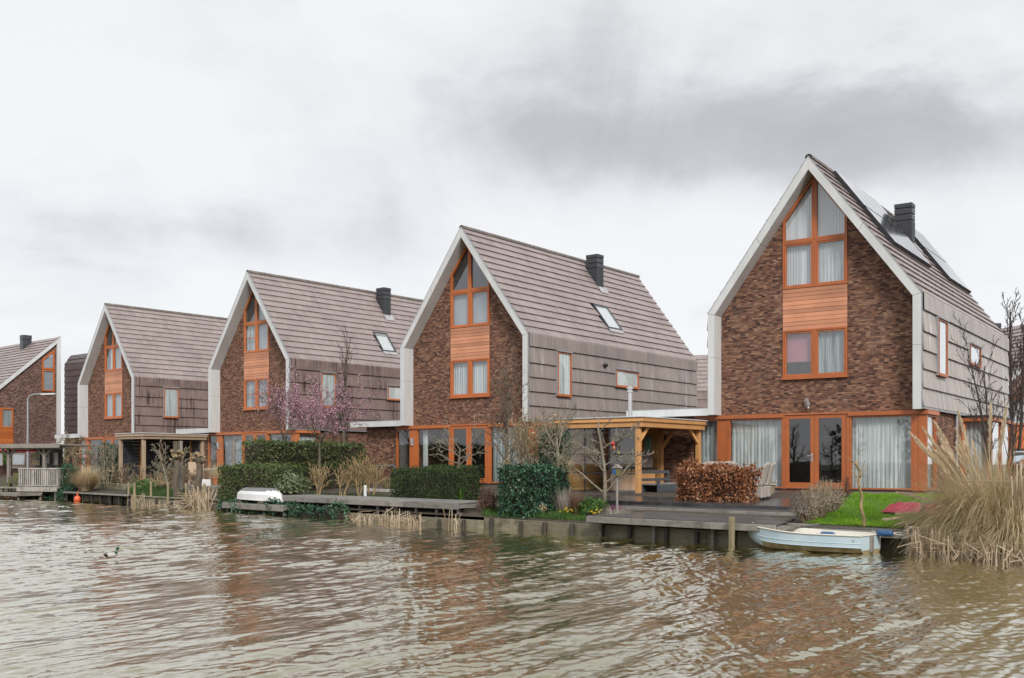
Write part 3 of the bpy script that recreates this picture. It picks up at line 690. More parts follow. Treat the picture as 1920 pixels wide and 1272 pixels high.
# ================================================================= OTHER HOUSES
half_house('gable_house', 'brick house with one long roof slope and tall white edge, at the left end', (-35.2, 80.0), (-.66, -.75), (-.75, .66), .876, 9.0, 13.0, 11.58,
    [([(.47,8.98),(1.42,8.98),(1.42,9.72),(.47,10.55)], None), (rect(.47,1.42,7.28,8.95), 'panel_grey'), (rect(3.6,4.48,4.36,5.87), 'sheer_thin'), (rect(4.5,5.4,4.36,5.87), 'sheer_thin')],
    (.55, 5.0, .95), boards=(3.6, 5.4, 2.6, 4.34))
half_house('gable_house', 'house with white gable edge and orange cladding, behind the bare shrub at the right edge', (33.6, 62.0), (-.97, -.243), (-.243, .97), .93, 8.5, 12.0, 10.55,
    [(rect(2.3,4.3,4.0,5.6), 'panel_grey')], (.4, 5.9, .75), boards=(.5, 5.0, 2.6, 3.9))
def eaves_house(label, loc, rot, L, knee, ridge, run, tm, wm, course, wcourse, chim=None):
    E = thing('tiled_house', label, 'house', (*loc, 0), rot); rnd = random.Random(9)
    sl = math.hypot(run, ridge-knee); dn = Vector((0, -run/sl, (knee-ridge)/sl)); nr = Vector((0, -(knee-ridge)/sl*-1*-1, run/sl)); nr = Vector((0, -(ridge-knee)/sl, run/sl))
    r = MB(); tile_plane(r, (0, run, ridge), (1,0,0), dn, nr, L, sl, max(2, int(sl/course)), .35, rnd, lift=.06)
    r.add([(0,run,ridge-.03),(L,run,ridge-.03),(L,0,knee-.03),(0,0,knee-.03)], [(0,3,2,1)], 1)
    r.add([(0,run,ridge),(L,run,ridge),(L,2*run,knee),(0,2*run,knee)], [(0,1,2,3)]); r.build('roof', [tm, M['black']], E)
    w = MB(); tile_plane(w, (0, 0, knee), (1,0,0), (0,0,-1), (0,-1,0), L, knee-2.2, max(2, int((knee-2.2)/wcourse)), .35, rnd, lift=.06); w.build('tiled_wall', wm, E)
    b = MB(); b.box(.02, L-.02, .04, 2*run, .5, knee-.02); b.add([(.03,.04,knee-.02),(.03,2*run,knee-.02),(.03,run,ridge-.05),(L-.03,.04,knee-.02),(L-.03,2*run,knee-.02),(L-.03,run,ridge-.05)], [(0,1,2),(3,5,4)]); b.build('wall', M['brick_pale'], E)
    return E
eaves_house('house with a dark plum tiled side, half hidden behind the leftmost full white-framed gable', (-34.9, 80.0), -.69, 9.0, 9.4, 10.1, .45, M['tile_dark'], M['tile_dark'], .4, .46)
eaves_house('distant tiled house glimpsed between the house with solar panels and its left neighbour', (10.6, 70.0), -.12, 9.0, 6.6, 9.3, 2.6, M['tile'], M['tile_brown'], .38, .5)
# ================================================================= GROUND, LAWN, TERRACE
def gz(q, d):
    a = .28+(.82-.28)*min(1, max(0, (d-.1)/6.5))**.7
    b = .40+(.84-.40)*min(1, max(0, (d-.9)/8.0))
    t = min(1, max(0, (q-.4)/1.2)); return a*(1-t)+b*t
def gpx(px, d): x, y = at(px, d); return gz(qof(px, d), d)
g = MB(); qs = [-400,-160,-90]+[-60+.8*i for i in range(140)]+[54,70,120,400]
def dl(q): d0 = .03 if q < 1.9 else .86; return [d0, d0+.3, d0+.8, 1.9, 2.6, 3.5, 4.5, 5.6, 7, 9, 12, 40, 130, 600]
rnd = random.Random(3)
gv = []
for q in qs:
    for d in dl(q):
        z = gz(q, d)+(rnd.uniform(-.015, .015) if .5 < d < 8 else 0)
        z -= .13 if d > 2.9 and -1.9 < q < 3.6 and d < 12 else 0
        x, y = qp(q, d); gv.append((x, y, z))
nd = 14; gf = [(i*nd+j, (i+1)*nd+j, (i+1)*nd+j+1, i*nd+j+1) for i in range(len(qs)-1) for j in range(nd-1)]
g.add(gv, gf); tag(g.build('ground', M['soil'], smooth=True), 'bare garden soil behind the timber bank', 'ground', kind='structure')
b_ = MB(); b_.add([(-600,-18,.9),(600,-18,.9),(600,-700,.9),(-600,-700,.9)], [(0,3,2,1)]); b_.add([(-600,-18,.9),(600,-18,.9),(600,-17,-.5),(-600,-17,-.5)], [(0,3,2,1)])
tag(b_.build('bank', M['soil']), 'the near bank of the canal', 'bank', kind='structure')
def qpoly(name, pts, mat, label, cat, kind='structure', th=.06, zf=None):
    """slab given by (column, distance, z) corners"""
    m = MB(); P = [(*at(px, d), z) for px, d, z in pts]; n = len(P)
    m.add(P+[(x, y, z-th) for x, y, z in P], [tuple(range(n))]+[(i, n+i, n+(i+1)%n, (i+1)%n) for i in range(n)])
    o = m.build(name, mat)
    me = o.data
    if me.polygons[0].normal.z < 0: me.flip_normals()
    return tag(o, label, cat, kind=kind)
tz = lambda d: .705+.0165*(d-3.0)
qpoly('terrace', [(1125,3.0,tz(3)),(1497,3.0,tz(3)),(1520,5.0,tz(5)),(1575,8.6,tz(8.6)),(1600,10.0,tz(10)),(1775,10.0,tz(10)),(1775,11.9,tz(11.9)),(1200,11.6,tz(11.6)),(1085,7.5,tz(7.5))], M['pav'], 'wet dark slabs in front of the house with net curtains', 'terrace', th=.3)
qpoly('terrace', [(345,3.2,.72),(425,3.2,.72),(520,8.6,.76),(300,8.6,.76)], M['deck_grey'], 'grey raised terrace behind the knobbly willows', 'terrace', th=.35)
# lawn: a turf sheet and its blades
def inpoly(x, y, P):
    c = False; n = len(P)
    for i in range(n):
        (x0,y0),(x1,y1) = P[i], P[(i+1)%n]
        if (y0 > y) != (y1 > y) and x < (x1-x0)*(y-y0)/(y1-y0)+x0: c = not c
    return c
LP = [(qof(px, d), d) for px, d in ((1512,1.25),(1550,3.5),(1585,7.0),(1600,9.7),(1790,9.7),(1830,6.0),(1790,1.25))]
def turf(name, P, n, mats, label, cat, seed, h=(.03,.075), sheet=True):
    rr = random.Random(seed); m = MB()
    q0, q1 = min(p[0] for p in P), max(p[0] for p in P); d0, d1 = min(p[1] for p in P), max(p[1] for p in P)
    if sheet:
        N = 26
        for i in range(N):
            for j in range(N):
                qa, qb = q0+(q1-q0)*i/N, q0+(q1-q0)*(i+1)/N; da, db = d0+(d1-d0)*j/N, d0+(d1-d0)*(j+1)/N
                if inpoly((qa+qb)/2, (da+db)/2, P): m.add([(*qp(a, b), gz(a, b)+.02) for a, b in ((qa,da),(qb,da),(qb,db),(qa,db))], [(0,1,2,3)], 1)
    k = 0
    while k < n:
        q = rr.uniform(q0, q1); d = d0+(d1-d0)*rr.random()**1.35
        if not inpoly(q, d, P): k += .2; continue
        k += 1; x, y = qp(q, d); z = gz(q, d)+.01; a = rr.uniform(0, 6.28); hh = rr.uniform(*h)*(.7+.6*math.sin(q*3.1+d*2.3)**2); w = .006
        m.add([(x-w*math.cos(a), y-w*math.sin(a), z), (x+w*math.cos(a), y+w*math.sin(a), z), (x+rr.uniform(-.03,.03), y+rr.uniform(-.03,.03), z+hh)], [(0,1,2)], 0)
    return tag(m.build(name, mats), label, cat, kind='stuff')
M['turf'] = m_var('turf_base', (.035,.1,.008), (.075,.17,.014), 2.5, .9, .5, bd=.02)
turf('lawn', LP, 52000, [M['grass'], M['turf']], 'bright green lawn behind the moored boat', 'lawn', 4)
turf('ground_cover', [(qof(px, d), d) for px, d in ((238,.15),(300,.15),(345,.4),(348,2.2),(300,3.0),(236,2.6))], 9000, [M['grass_dark'], M['turf']], 'low dark green plants behind the row of stakes', 'ground cover', 5, (.08,.22), False)
turf('ground_cover', [(qof(px, d), d) for px, d in ((905,.15),(1098,.15),(1098,1.2),(1040,1.6),(905,1.3))], 6000, [M['leaf_green'], M['turf']], 'low green weeds at the foot of the ivy hedge', 'ground cover', 6, (.05,.16), False)
turf('grass', [(qof(px, d), d) for px, d in ((175,2.0),(248,2.0),(250,4.0),(180,4.0))], 4000, [M['grass'], M['turf']], 'strip of grass on the raised bed behind the thin black jetty', 'grass', 7, (.05,.14))
turf('grass', [(qof(px, d), d) for px, d in ((575,1.75),(735,1.75),(735,3.2),(575,3.2))], 4000, [M['grass_dark'], M['turf']], 'moss and grass under the golden coppiced shrubs', 'grass', 8, (.03,.08), False)

# ================================================================= TIMBER BANK, DECKS, JETTIES
def qroot(name, label, cat, px, d, z, group=None): return thing(name, label, cat, (*at(px, d), z), QROT, group)
def bank_boards(px0, px1, d, zt, label, mats, step=1.15, cap=None, boards=2, seed=1):
    rr = random.Random(seed); q0, q1 = qof(px0, d), qof(px1, d); L = q1-q0
    r = thing('retaining_wall', label, 'bank wall', (*qp(q0, d), 0), QROT, 'timber retaining walls of the canal bank')
    m = MB(); h = (zt+.35)/boards
    for k in range(boards):
        x = -rr.uniform(0, 2)
        while x < L:
            x1 = min(x+rr.uniform(2.2, 3.2), L); m.bbox(max(x, 0)+.004, x1-.004, 0+rr.uniform(0,.008), .05, -.35+h*k+.004, -.35+h*(k+1)-.006+rr.uniform(-.01,.01)*(k == boards-1), .006); x = x1
    if cap: m.bbox(0, L, -.05, .16, zt, zt+.045, .008)
    m.build('boards', mats[0], r)
    x = .35
    while x < L:
        p = MB(); w = rr.uniform(.045, .06); p.tube([(x, -.05, -.5), (x+rr.uniform(-.02,.02), -.05+rr.uniform(-.01,.01), zt+rr.uniform(-.05,.02))], w, 8); p.build('post', mats[1], r); x += step*rr.uniform(.85, 1.15)
    return r
QM = [M['quay_wood'], M['post_dark']]
bank_boards(-60, 112, .25, .3, 'dark timber bank under the slatted balcony', QM, 1.6, seed=11)
bank_boards(114, 235, .45, .3, 'timber bank behind the thin black jetty', QM, 1.2, seed=12)
bank_boards(237, 410, .02, .34, 'timber bank with a yellowish cap below the knobbly willows', QM, 1.3, cap=True, seed=13)
bank_boards(412, 905, -.12, .21, 'timber bank below the long grey deck', QM, 1.1, seed=14)
bank_boards(907, 1498, 0, .28, 'timber bank from the ivy hedge to the end of the dark wet jetty', QM, .95, seed=15)
bank_boards(1500, 2080, .84, .3, 'timber bank behind the moored boat', QM, 1.3, seed=16)
def deck(name, label, cat, px0, px1, d0, d1, z, mat, nb, th=.045, beam=.15, legs=None, legd=(.25,), px1b=None, board='x', legh=1.0, group=None, seed=1, bmat=None):
    """deck along the quay: planks, edge beams and legs down to the bed"""
    rr = random.Random(seed); q0, q1 = qof(px0, d0), qof(px1, d0); L, Dp = q1-q0, d1-d0
    r = thing(name, label, cat, (*qp(q0, d0), 0), QROT, group); m = MB(); w = Dp/nb
    for i in range(nb):
        e = 0 if px1b is None else (qof(px1b, d1)-q1)*(i+.5)/nb
        x = 0; 
        while x < L+e-.01:
            x1 = min(x+rr.uniform(2.6, 4.2), L+e)
            if L+e-x1 < .5: x1 = L+e
            m.bbox(x+.003, x1-.003, i*w+.004, (i+1)*w-.004, z-th, z+rr.uniform(-.003,.003), .006); x = x1
    m.build('planks', mat, r)
    b = MB(); x = 0
    while x < L-.01:
        x1 = min(x+rr.uniform(2.4, 3.6), L)
        if L-x1 < .6: x1 = L
        b.bbox(x+.004, x1-.004, -.03, .015, z-th-beam-.004, z-th-.006+.03, .008); x = x1
    b.bbox(L-.02, L+.03, .02, Dp*.96, z-th-beam*.8, z-th-.004, .006); b.bbox(.0, .05, .02, Dp*.96, z-th-beam*.8, z-th-.004, .006)
    for k in range(3): b.bbox(.06, L-.06, Dp*(.2+.3*k), Dp*(.2+.3*k)+.06, z-th-beam*.8, z-th-.008, .006)
    b.build('beam', bmat or M['grey_wood'], r)
    n = legs or 0
    for i in range(n):
        for ld in legd:
            p = MB(); x = .15+(L-.3)*i/max(1, n-1); p.bbox(x-.04, x+.04, ld, ld+.08, -legh, z-th-.01, .006); p.build('leg', M['grey_wood'] if seed != 3 else M['post_dark'], r)
    return r
deck('jetty', 'dark wet jetty in front of the copper beech hedge', 'jetty', 1100, 1455, -.45, 2.25, .50, M['deck'], 18, beam=.12, legs=4, legd=(.3,), px1b=1494, seed=2)
deck('step', 'greenish timber step between the wet jetty and the slab terrace', 'step', 1163, 1492, 2.27, 2.98, .62, M['deck'], 4, beam=.06, seed=4)
deck('deck', 'long grey timber deck below the clipped yew block', 'deck', 515, 860, .14, 1.75, .63, M['deck_grey'], 12, beam=.14, legs=11, legd=(.08,), px1b=903, seed=5)
deck('platform', 'low grey platform under the upturned boat', 'platform', 417, 531, -.42, .5, .34, M['deck_grey'], 6, beam=.16, legs=4, legd=(.1,), seed=6)
deck('jetty', 'thin black jetty on dark legs, beside the orange buoy', 'jetty', 119, 241, -.15, .3, .42, M['post_dark'], 3, th=.03, beam=.04, legs=8, legd=(.05,), seed=3)
deck('kerb_deck', 'wide dark plank along the lawn edge behind the boat', 'planks', 1494, 1712, .5, 1.3, .42, M['deck'], 4, beam=.1, legs=4, legd=(.1,), seed=8)
p = MB(); p.bbox(-.05, .05, -.05, .05, -.9, .62, .01); tag(p.build('mooring_post', M['post_tan'], None, (*at(1372, -.6), 0), QROT), 'yellowish square post standing in the water in front of the wet jetty', 'post')
# H3/H4 raised beds
def bed(label, px0, px1, d0, d1, z0, z1, mat, nb=2):
    q0, q1 = qof(px0, d0), qof(px1, d0); r = MB(); h = (z1-z0)/nb; L = q1-q0
    for k in range(nb): r.bbox(0, L, 0, .06, z0+h*k, z0+h*(k+1)-.008, .008)
    for i in range(4): r.bbox(L*i/3-.05+.05*(i == 0)-.05*(i == 3), L*i/3+.05+.05*(i == 0)-.05*(i == 3), -.05, 0, z0, z1-.03, .008)
    r.box(.0, L, .06, d1-d0, z0, z1-.04)
    return tag(r.build('raised_bed', mat, None, (*qp(q0, d0), 0), QROT), label, 'raised bed')
bed('mossy grey board edge of the raised grass strip behind the black jetty', 172, 250, 1.9, 4.2, .2, .78, M['quay_wood'])
bed('greenish timber riser below the terrace beside the right knobbly willow', 340, 412, 3.0, 3.3, .2, .70, M['quay_wood'], 3)
m = MB()
P = [(*at(px, d), z) for px, d, z in ((300,.25,.36),(405,.25,.36),(408,2.9,.5),(318,2.9,.5))]; m.add(P, [(0,1,2,3)])
tag(m.build('gravel', M['bag'] if False else m_var('dark_gravel', (.03,.03,.034), (.1,.1,.108), 30, .9, .9, bd=.03)), 'dark gravel between the two knobbly willows and the water', 'gravel', kind='stuff')
# ================================================================= WATER
def waves(X, Y):
    rs = np.random.RandomState(7); Z = np.zeros_like(X)
    patch = .85+.4*np.sin(X*.31+Y*.17+1)*np.sin(X*.13-Y*.23+2)+.3*np.sin(X*.9-Y*.5)*np.sin(Y*.8+X*.4+1)+.2*np.sin(X*2.1+Y*.9)*np.sin(Y*1.7-X*.6)
    for i in range(64):
        lam = .09*(1.041**i)
        th = rs.normal(-.53, .24 if lam > .5 else .42); k = 2*np.pi/lam
        a = .0039*lam*(1.25 if lam < .3 else .95)
        ph = k*(X*np.cos(th)+Y*np.sin(th))+rs.uniform(0, 6.28)+.55*np.sin(X*rs.uniform(.5,1.6)+Y*rs.uniform(-1.2,1.2)+rs.uniform(0,6))
        s = np.sin(ph); Z += a*(s+.28*np.cos(2*ph))
    return Z*patch
def build_water():
    ys = [4.6]
    while ys[-1] < 64: ys.append(ys[-1]+max(.02, .0026*ys[-1]))
    ys = np.array(ys); us = np.concatenate([np.linspace(-1.0, -.56, 150)[:-1], np.linspace(-.56, .56, 700), np.linspace(.56, 1.0, 150)[1:]])
    Yg, Ug = np.meshgrid(ys, us, indexing='ij'); Xg = Yg*Ug
    Z = waves(Xg, Yg); edge = np.minimum(1, np.minimum((1.0-np.abs(Ug))/.05, np.minimum((Yg-4.6)/.4, (64-Yg)/3))); Z *= np.clip(edge, 0, 1)
    V = np.stack([Xg, Yg, Z], -1).reshape(-1, 3); nr, nc = len(ys), len(us)
    i = np.arange(nr-1)[:, None]*nc+np.arange(nc-1)[None]; F = np.stack([i, i+1, i+nc+1, i+nc], -1).reshape(-1, 4)
    b = len(V); y0, y1 = 4.6, float(ys[-1]); x0, x1 = y0*1.0, y1*1.0
    ex = np.array([(-x0,y0,0),(x0,y0,0),(x1,y1,0),(-x1,y1,0),(-300,-30,0),(300,-30,0),(300,y1,0),(-300,y1,0)])
    V = np.concatenate([V, ex]); F2 = [(b+4,b+5,b+1,b+0),(b+5,b+6,b+2,b+1),(b+7,b+4,b+0,b+3)]
    me = bpy.data.meshes.new('water'); nv = len(V); F2 = np.array(F2); FA = np.concatenate([F, F2])
    me.vertices.add(nv); me.vertices.foreach_set('co', V.astype(np.float32).ravel())
    me.loops.add(FA.size); me.loops.foreach_set('vertex_index', FA.astype(np.int32).ravel())
    me.polygons.add(len(FA)); me.polygons.foreach_set('loop_start', np.arange(0, FA.size, 4, dtype=np.int32)); me.polygons.foreach_set('loop_total', np.full(len(FA), 4, dtype=np.int32))
    me.update(calc_edges=True); me.polygons.foreach_set('use_smooth', [True]*len(FA))
    gm = G('canal_water'); c = gm.coord('Object', (1.0, 1.0, 1.0), (0, 0, .53))
    st = gm.coord('Object', (3.0, 1.1, 1), (0, 0, .53))
    n1 = gm.noise(st, 3.4, 5.0, .62, .3); n2 = gm.noise(c, 11.0, 3.0, .6)
    h = gm.math('ADD', n1, gm.math('MULTIPLY', n2, .22))
    col = gm.mix(gm.noise(c, .12, 2.0), (.105,.083,.014), (.145,.117,.024))
    nb = gm.bump(h, .2, .03); geo = gm.nt.nodes.new('ShaderNodeNewGeometry')
    dt = gm.nt.nodes.new('ShaderNodeVectorMath'); dt.operation = 'DOT_PRODUCT'; gm.set(dt.inputs[0], geo.outputs['Incoming']); gm.set(dt.inputs[1], nb)
    f = gm.math('MULTIPLY_ADD', gm.math('POWER', gm.math('SUBTRACT', 1.0, gm.math('ABSOLUTE', dt.outputs['Value'])), 3.3), 1.3, .03)
    f = gm.math('MINIMUM', f, 1.0)
    me.materials.append(gm.finish(gm.n('MixShader', _0=f, _1=gm.n('BsdfDiffuse', Color=col, Normal=nb), _2=gm.n('BsdfGlossy', Color=(1,.99,.94), Roughness=.02, Normal=nb))))
    o = bpy.data.objects.new('water', me); COL.objects.link(o); tag(o, 'brown rippled canal water', 'water', kind='structure')
build_water()
# ================================================================= SKY, SUN, CAMERA
def build_sky():
    w = bpy.data.worlds.new('World'); scene.world = w; w.use_nodes = True; nt = w.node_tree; nt.nodes.clear()
    g = G.__new__(G); g.nt = nt; out = nt.nodes.new('ShaderNodeOutputWorld')
    sky = g.n('TexSky', {'sky_type': 'NISHITA', 'sun_disc': False, 'sun_elevation': R(38), 'sun_rotation': R(165)})
    d = nt.nodes.new('ShaderNodeTexCoord').outputs['Generated']
    x, y, z = (g.n('SeparateXYZ', Vector=d).outputs[i] for i in range(3))
    zz = g.math('ADD', g.math('MAXIMUM', z, 0.0), .05)
    cx, cy = g.math('DIVIDE', x, zz), g.math('DIVIDE', y, zz)                  # position on the cloud layer
    P = g.n('CombineXYZ', X=cx, Y=cy, Z=0.0).outputs[0]
    n1 = g.noise(P, .55, 7.0, .55, .5); n2 = g.noise(P, 1.7, 6.0, .6, .3)
    wx = g.math('MULTIPLY_ADD', n1, 1.2, -.6); wy = g.math('MULTIPLY_ADD', n2, .9, -.45)
    def bank(px, py, rx, ry, ang=0.0):
        a = g.math('ADD', g.math('SUBTRACT', cx, px), wx); b = g.math('ADD', g.math('SUBTRACT', cy, py), wy)
        if ang:
            ca, sa = math.cos(ang), math.sin(ang)
            a, b = g.math('ADD', g.math('MULTIPLY', a, ca), g.math('MULTIPLY', b, sa)), g.math('SUBTRACT', g.math('MULTIPLY', b, ca), g.math('MULTIPLY', a, sa))
        r = g.math('ADD', g.math('POWER', g.math('ABSOLUTE', g.math('DIVIDE', a, rx)), 2.0), g.math('POWER', g.math('ABSOLUTE', g.math('DIVIDE', b, ry)), 2.0))
        return g.math('POWER', 2.718, g.math('MULTIPLY', r, -1.0))
    dark = g.math('ADD', bank(.72, 2.7, .9, .5), g.math('MULTIPLY', bank(-1.05, 3.6, .85, .6), .6))
    dark = g.math('ADD', dark, g.math('MULTIPLY', bank(.25, 2.0, .7, .22), .22))
    dark = g.math('ADD', dark, g.math('MULTIPLY', bank(-2.1, 3.0, .5, .8), .25))
    f = g.math('ADD', g.math('MULTIPLY', dark, .62), g.math('MULTIPLY_ADD', n1, .75, -.32))
    n3 = g.noise(d, 4.2, 7.0, .6, .4); f = g.math('ADD', f, g.math('MULTIPLY_ADD', n2, .3, -.15)); f = g.math('ADD', f, g.math('MULTIPLY_ADD', n3, 1.15, -.58))
    cloud = g.ramp(f, [(.05, (5.15,5.17,5.23)), (.3, (4.6,4.63,4.73)), (.62, (3.15,3.18,3.26)), (1, (2.4,2.43,2.5))])
    hz = g.ramp(z, [(.0, 1.0), (.3, 0.0)])
    cloud = g.mix(g.math('MULTIPLY', hz, .35), cloud, (5.1,5.12,5.2))
    col = g.mix(.94, sky.outputs[0], cloud)
    bg = g.n('Background', Color=col, Strength=.1); nt.links.new(bg.outputs[0], out.inputs[0])
build_sky()
s = bpy.data.lights.new('Sun', 'SUN'); s.energy = 1.5; s.angle = R(14); s.color = (1.0, .96, .9)
so = bpy.data.objects.new('Sun', s); COL.objects.link(so)
ld = Vector((-.22, .86, -.64)); so.rotation_euler = ld.to_track_quat('-Z', 'Y').to_euler()
cam = bpy.data.cameras.new('Camera'); co = bpy.data.objects.new('Camera', cam); COL.objects.link(co)
co.location = (0, 0, EYE); co.rotation_euler = (R(90), 0, 0)
cam.sensor_fit = 'HORIZONTAL'; cam.sensor_width = 36; cam.lens = 36*FPX/1920; cam.shift_y = (YH-636)/1920; cam.clip_start = .1; cam.clip_end = 2000
scene.camera = co
scene.view_settings.view_transform = 'Standard'; scene.view_settings.look = 'None'; scene.view_settings.exposure = .85; scene.view_settings.gamma = 1
scene.cycles.use_denoising = True; scene.cycles.max_bounces = 8; scene.cycles.transparent_max_bounces = 16; scene.cycles.caustics_reflective = False; scene.cycles.caustics_refractive = False
# ================================================================= TIMBER SHELTERS
def shelter_frame(S, wx, dy, zt, z0, pw, bh, mats, posts, back_posts, braces, trim):
    """posts and beams of a flat-roofed timber shelter; near corner at the origin, x from -wx to 0, y from 0 to dy"""
    for (x, y, zb) in posts+back_posts:
        m = MB(); m.bbox(x-pw/2, x+pw/2, y-pw/2, y+pw/2, zb, zt-bh-.002, .008); m.build('post', mats[0], S)
    b = MB()
    b.bbox(-wx-.12, .12, -.1, -.03, zt-bh, zt-.075, .008); b.bbox(-wx-.16, .16, -.15, -.102, zt-.13, zt-.002, .008)
    b.bbox(.05, .12, -.028, dy+.1, zt-bh, zt-.075, .008); b.bbox(.122, .17, -.1, dy+.12, zt-.13, zt-.002, .008)
    b.bbox(-wx-.12, -wx-.05, -.028, dy+.1, zt-bh, zt-.075, .008); b.bbox(-wx-.048, .048, dy+.03, dy+.1, zt-bh, zt-.075, .008)
    for i in range(6): y = .3+i*(dy-.5)/5; b.bbox(-wx-.046, .046, y-.03, y+.03, zt-bh+.03, zt-.09, .006)
    b.build('beam', mats[1], S)
    for (p, q) in braces:
        m = MB(); m.bar(p, q, .075, .1); m.build('brace', mats[0], S)
    r = MB(); r.bbox(-wx-.2, .2, -.19, dy+.16, zt, zt+.035, .008); r.box(-wx-.1, .1, -.1, dy+.05, zt-.07, zt-.004); r.build('roof', trim, S)
PN = (4.0, 32.1, 0); PR = math.atan2(-.62, .785)
S = thing('garden_shelter', 'golden timber garden shelter with glass screen and flat roof, beside the house with solar panels', 'shelter', PN, PR)
M['wet_roof'] = m_var('wet_flat_roof', (.5,.52,.54), (.62,.64,.66), 1.5, .25, .05)
zt = 3.17
shelter_frame(S, 3.2, 4.0, zt, .7, .15, .3, [M['pine'], M['pine']], [(-.06, .02, .80), (-.06, 3.95, .7), (-3.14, .02, .7)], [(-1.5, 3.9, .7), (-3.14, 3.9, .7)],
    [((-.06, .1, 2.45), (-.06, .62, 2.92)), ((-.06, 3.87, 2.45), (-.06, 3.3, 2.92)), ((-.16, 3.9, 2.92), (-.62, 3.9, 2.92)), ((-1.42, 3.9, 2.3), (-.98, 3.9, 2.9))], M['wet_roof'])
f = MB(); f.bbox(-.16, .04, -.08, .12, .55, .80, .01); f.build('post_foot', M['rub'], S)
w = MB()
for k in range(12):
    z0 = .72+k*.19; w.bbox(-3.22, -1.58, 3.8, 3.84, z0, z0+.182, .006); w.bbox(-3.22, -3.18, .1, 3.79, z0, z0+.182, .006)
w.build('board_wall', M['pine_dark'], S)
f = MB()
for x in (-3.05, -2.1, -1.15, -.16): f.box(x-.018, x+.018, .02, .05, .78, 2.86)
for z in (.76, 1.42, 2.02, 2.86): f.box(-3.05, -.14, .018, .052, z-.018, z+.018)
gs = f.build('glass_screen', M['black'], S); f = MB(); f.add([(-3.05,.035,.78),(-.16,.035,.78),(-.16,.035,2.86),(-3.05,.035,2.86)], [(0,1,2,3)]); f.build('pane', M['glass'], gs)
f = MB(); f.bbox(-3.1, -.14, -.02, .1, .62, .74, .01); f.build('sill_beam', M['rub'], S)
o_ = thing('outdoor_oven', 'outdoor oven with golden cabinet, grey hood and steel flue rising through the shelter roof', 'oven', (PN[0], PN[1], 0), PR)
c = MB(); 
for i in range(9): c.bbox(-2.75+i*.16, -2.75+i*.16+.154, 2.2, 3.2, .7, 1.52, .006)
c.build('cabinet', M['pine'], o_)
c = MB(); c.bbox(-2.8, -1.25, 2.12, 3.3, 1.525, 1.59, .012); c.build('worktop', M['black'], o_)
c = MB(); n = 10
prof = [(-2.7+1.35*i/n, 1.595+.62*max(0, math.sin(math.pi*(.06+.88*i/n)))**.45) for i in range(n+1)]
vs = [(x, y, z) for y in (2.35, 3.1) for x, z in [(-2.7,1.595)]+prof+[(-1.35,1.595)]]; k = len(vs)//2
c.add(vs, [tuple(range(k)), tuple(range(2*k-1, k-1, -1))]+[(i, k+i, k+i+1, i+1) for i in range(k-1)]); c.build('hood', m_var('grey_hood', (.12,.105,.1), (.34,.27,.24), 5, .35, .2), o_)
c = MB(); c.tube([(-2.05, 2.75, 2.15), (-2.05, 2.75, 3.2)], .085, 12); c.build('stove_pipe', M['black'], o_)
c = MB(); c.tube([(-2.05, 2.75, 3.2), (-2.05, 2.75, 4.28)], .075, 14); c.lathe([(.16,3.2),(.15,3.26),(.09,3.36)], 14, (-2.05,2.75,0)); c.lathe([(.075,4.18),(.12,4.2),(.12,4.24),(.08,4.25),(.08,4.3),(.125,4.31),(.125,4.36),(.0,4.4)], 14, (-2.05,2.75,0)); c.build('flue', M['steel'], o_, smooth=False)
p = MB(); vs = []; n = 20
for e, y in ((1, 0.0), (.82, -.02)):
    for i in range(n): a = 2*math.pi*i/n; vs.append((.13*e*math.cos(a), y, .34*e*math.sin(a)))
p.add(vs, [tuple(range(n, 2*n))]+[(i, (i+1)%n, n+(i+1)%n, n+i) for i in range(n)]); p.add([(q[0], .015, q[2]) for q in vs[:n]], [tuple(range(n))])
ca, sa = math.cos(PR), math.sin(PR)
def pl(x, y, z): return (PN[0]+x*ca-y*sa, PN[1]+x*sa+y*ca, z)
tag(p.build('wall_plate', M['mint'], None, pl(-1.95, 3.77, 2.36), PR), 'tall oval green glass ornament hanging on the board wall of the golden shelter', 'ornament')
# grey slatted bench inside
B = thing('bench', 'blue-grey timber bench with open back, under the golden shelter', 'bench', pl(-.2, 1.35, .7), PR+math.pi/2)
def bench_parts(B, L, mat, seatmat):
    for i in (-1, 1):
        for j in (0, 1):
            m = MB(); m.bar((i*(L/2-.04), -.0-j*.62, 0), (i*(L/2-.04), .1*(1-j)-j*.62, .78 if j == 0 else .56), .07, .07, (0,1,0)); m.build('leg', mat, B)
    m = MB(); m.bbox(-L/2+.0, L/2-.0, .05, .09, .70, .80, .006); m.bbox(-L/2+.08, L/2-.08, .035, .065, .46, .55, .006); m.bbox(-L/2+.02, -L/2+.06, .042, .075, .3, .72, .005); m.build('backrest', mat, B)
    m = MB(); m.bbox(-L/2+.08, L/2-.08, -.02, .02, .12, .36, .008); m.bbox(-L/2+.08, L/2-.08, -.62, -.58, .12, .36, .008); m.build('apron', mat, B)
    m = MB(); m.bbox(-L/2+.06, L/2-.06, -.575, -.03, .33, .40, .015); m.build('seat', seatmat, B)
bench_parts(B, 1.9, M['grey_paint'], M['grey_wood'])
